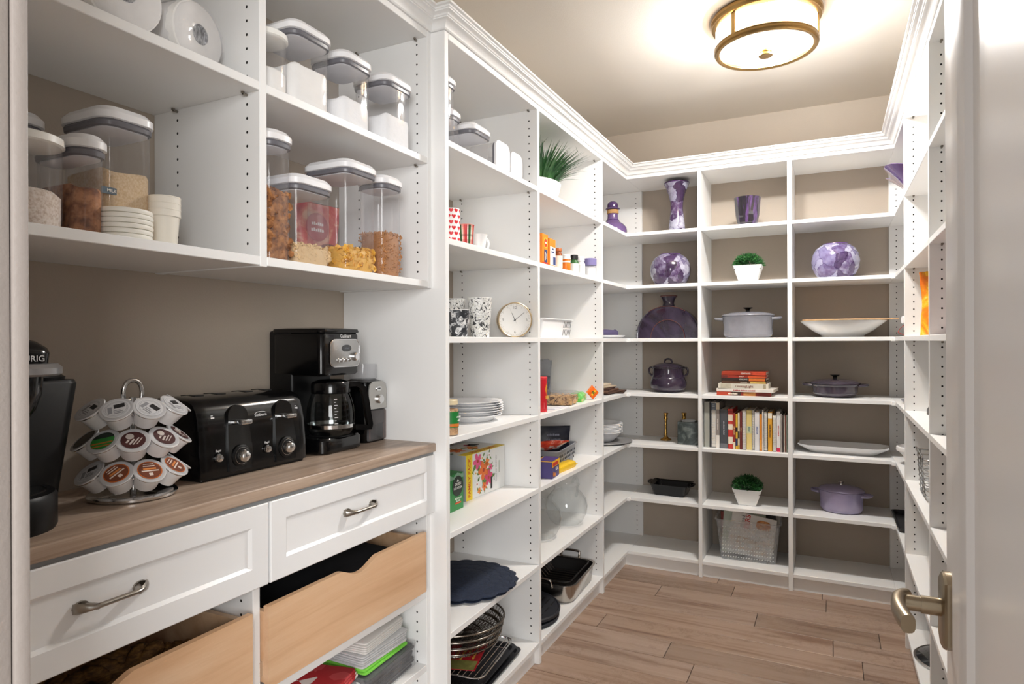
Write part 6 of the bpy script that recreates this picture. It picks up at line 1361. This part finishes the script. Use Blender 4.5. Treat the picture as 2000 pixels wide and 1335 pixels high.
# ---------------------------------------------------------------- in the base cabinet
LB = .286 + .0004
def folded(lab, loc, hx, hy, h, m, rz=0, name='folded_linen', group='folded linens on the lower shelf', bag=False):
    t = thing(name, lab, 'linen', loc, rz, group)
    n = max(2, int(h / .006)); r_ = random.Random(lab)
    for k in range(n):
        zz = k * h / n; e = r_.uniform(-.003, .003)
        obj('fold', G().loft([rr(hx - .002 + e, hy - .002, .006, zz, 2), rr(hx + e, hy + e, .008, zz + .0015, 2), rr(hx + e, hy + e, .008, zz + h / n - .0018, 2), rr(hx - .003 + e, hy - .003, .006, zz + h / n - .0004, 2)]), m, t, sm=50)
    if bag: obj('plastic_bag', G().loft([[(x * r_.uniform(.98, 1.03), y * r_.uniform(.98, 1.03), zz + r_.uniform(-.002, .002)) for x, y, _ in rr(hx + .006, hy + .006, .012, 0, 4)] for zz in (.002, h * .35, h * .7, h + .003)] ), clear('bag_film', '#fafafa', .1, 1.4, .1), t, sm=12)
    return t
folded('grey-black linens in a crinkled clear bag at the bottom right', (-1.150, 1.405, LB), .095, .110, .062, mat('#3f4044', .8, var=.2, scale=60), R(4), bag=True)
folded('bright green folded cloth in the linen stack', (-1.150, 1.400, LB + .0675), .085, .095, .014, mat('#7fd44a', .8, var=.06), R(2))
folded('white and grey striped folded cloths in the linen stack', (-1.152, 1.400, LB + .0822), .085, .093, .034, mat('#c9cacb', .85, var=.25, scale=120), R(-1))
folded('white crumpled linen on top of the stack', (-1.155, 1.395, LB + .1168), .083, .090, .030, mat('#dedcd8', .85, var=.06, scale=30), R(5))
folded('red and white checked cloth folded to the left of the linen stack', (-1.140, 1.195, LB + .0700), .085, .085, .020, speckle('red_check', [(.0, '#b5242a'), (.5, '#e9e0da'), (.75, '#c9474a')], 30, .85, 0, kind='cells', interp='CONSTANT', stretch=(1, 1, .1)), R(14))
folded('grey patterned linens in clear wrap under the red checked cloth', (-1.130, 1.180, LB), .090, .095, .064, speckle('grey_check', [(.0, '#8f949a'), (.4, '#d5d8dc'), (.7, '#eceef0')], 34, .8, 0, kind='cells', interp='CONSTANT', stretch=(1, 1, .3)), R(8), bag=True)
# contents of the pull-outs
def braid(lab, loc, rz, L, r, m):
    t = thing('wicker_basket', lab, 'basket', loc, rz, 'woven baskets in the left pull-out')
    g = G()
    for s_ in range(3):
        pts = [(L * (q - .5), r * .8 * math.sin(14 * q + s_ * 2.1), r + r * .45 * math.cos(28 * q + s_ * 2.1)) for q in [i / 40 for i in range(41)]]
        g.tube(pts, r * .62, 7)
    obj('weave', g, m, t, sm=60); return t
WK = speckle('wicker', [(.3, '#4a3018'), (.5, '#7d562c'), (.7, '#a87c40'), (.85, '#c9a25c')], 70, .7, .003, stretch=(1, 1, 3))
for k, (x, y, zz, rz, L) in enumerate(((-1.10, .66, .530, 93, .36), (-1.17, .62, .530, 84, .34), (-1.105, .68, .566, 80, .30), (-1.16, .80, .562, 100, .16), (-1.23, .72, .535, 96, .30), (-1.18, .66, .592, 84, .30), (-1.12, .52, .570, 94, .22))):
    braid('brown braided wicker coil, %s in the left pull-out' % ('front one', 'second one', 'top front one', 'one at the right end', 'back one', 'topmost one', 'left front one')[k], (x, y, zz), R(rz), L, .022, WK)
t = thing('black_cloth', 'black folded cloth bundle in the right pull-out', 'cloth', (-1.165, 1.30, .5265)); obj('bundle', G().loft([[(x + .01 * math.sin(y * 40), y, zz + .006 * math.sin(x * 50 + y * 31)) for x, y, _ in rr(hx, hy, .03, 0, 8)] for hx, hy, zz in ((.10, .12, 0), (.12, .16, .02), (.122, .165, .06), (.11, .15, .105), (.06, .09, .130))]), mat('#0d0d12', .8, var=.3, scale=30), t, sm=50)
t = thing('dark_wood_board', 'dark brown board leaning in the right pull-out', 'board', (-1.29, 1.16, .527), R(3)); obj('board', G().cbox(-.012, .008, -.16, .16, 0, .125, .003, 1), mat('#3a251a', .6, var=.2), t)
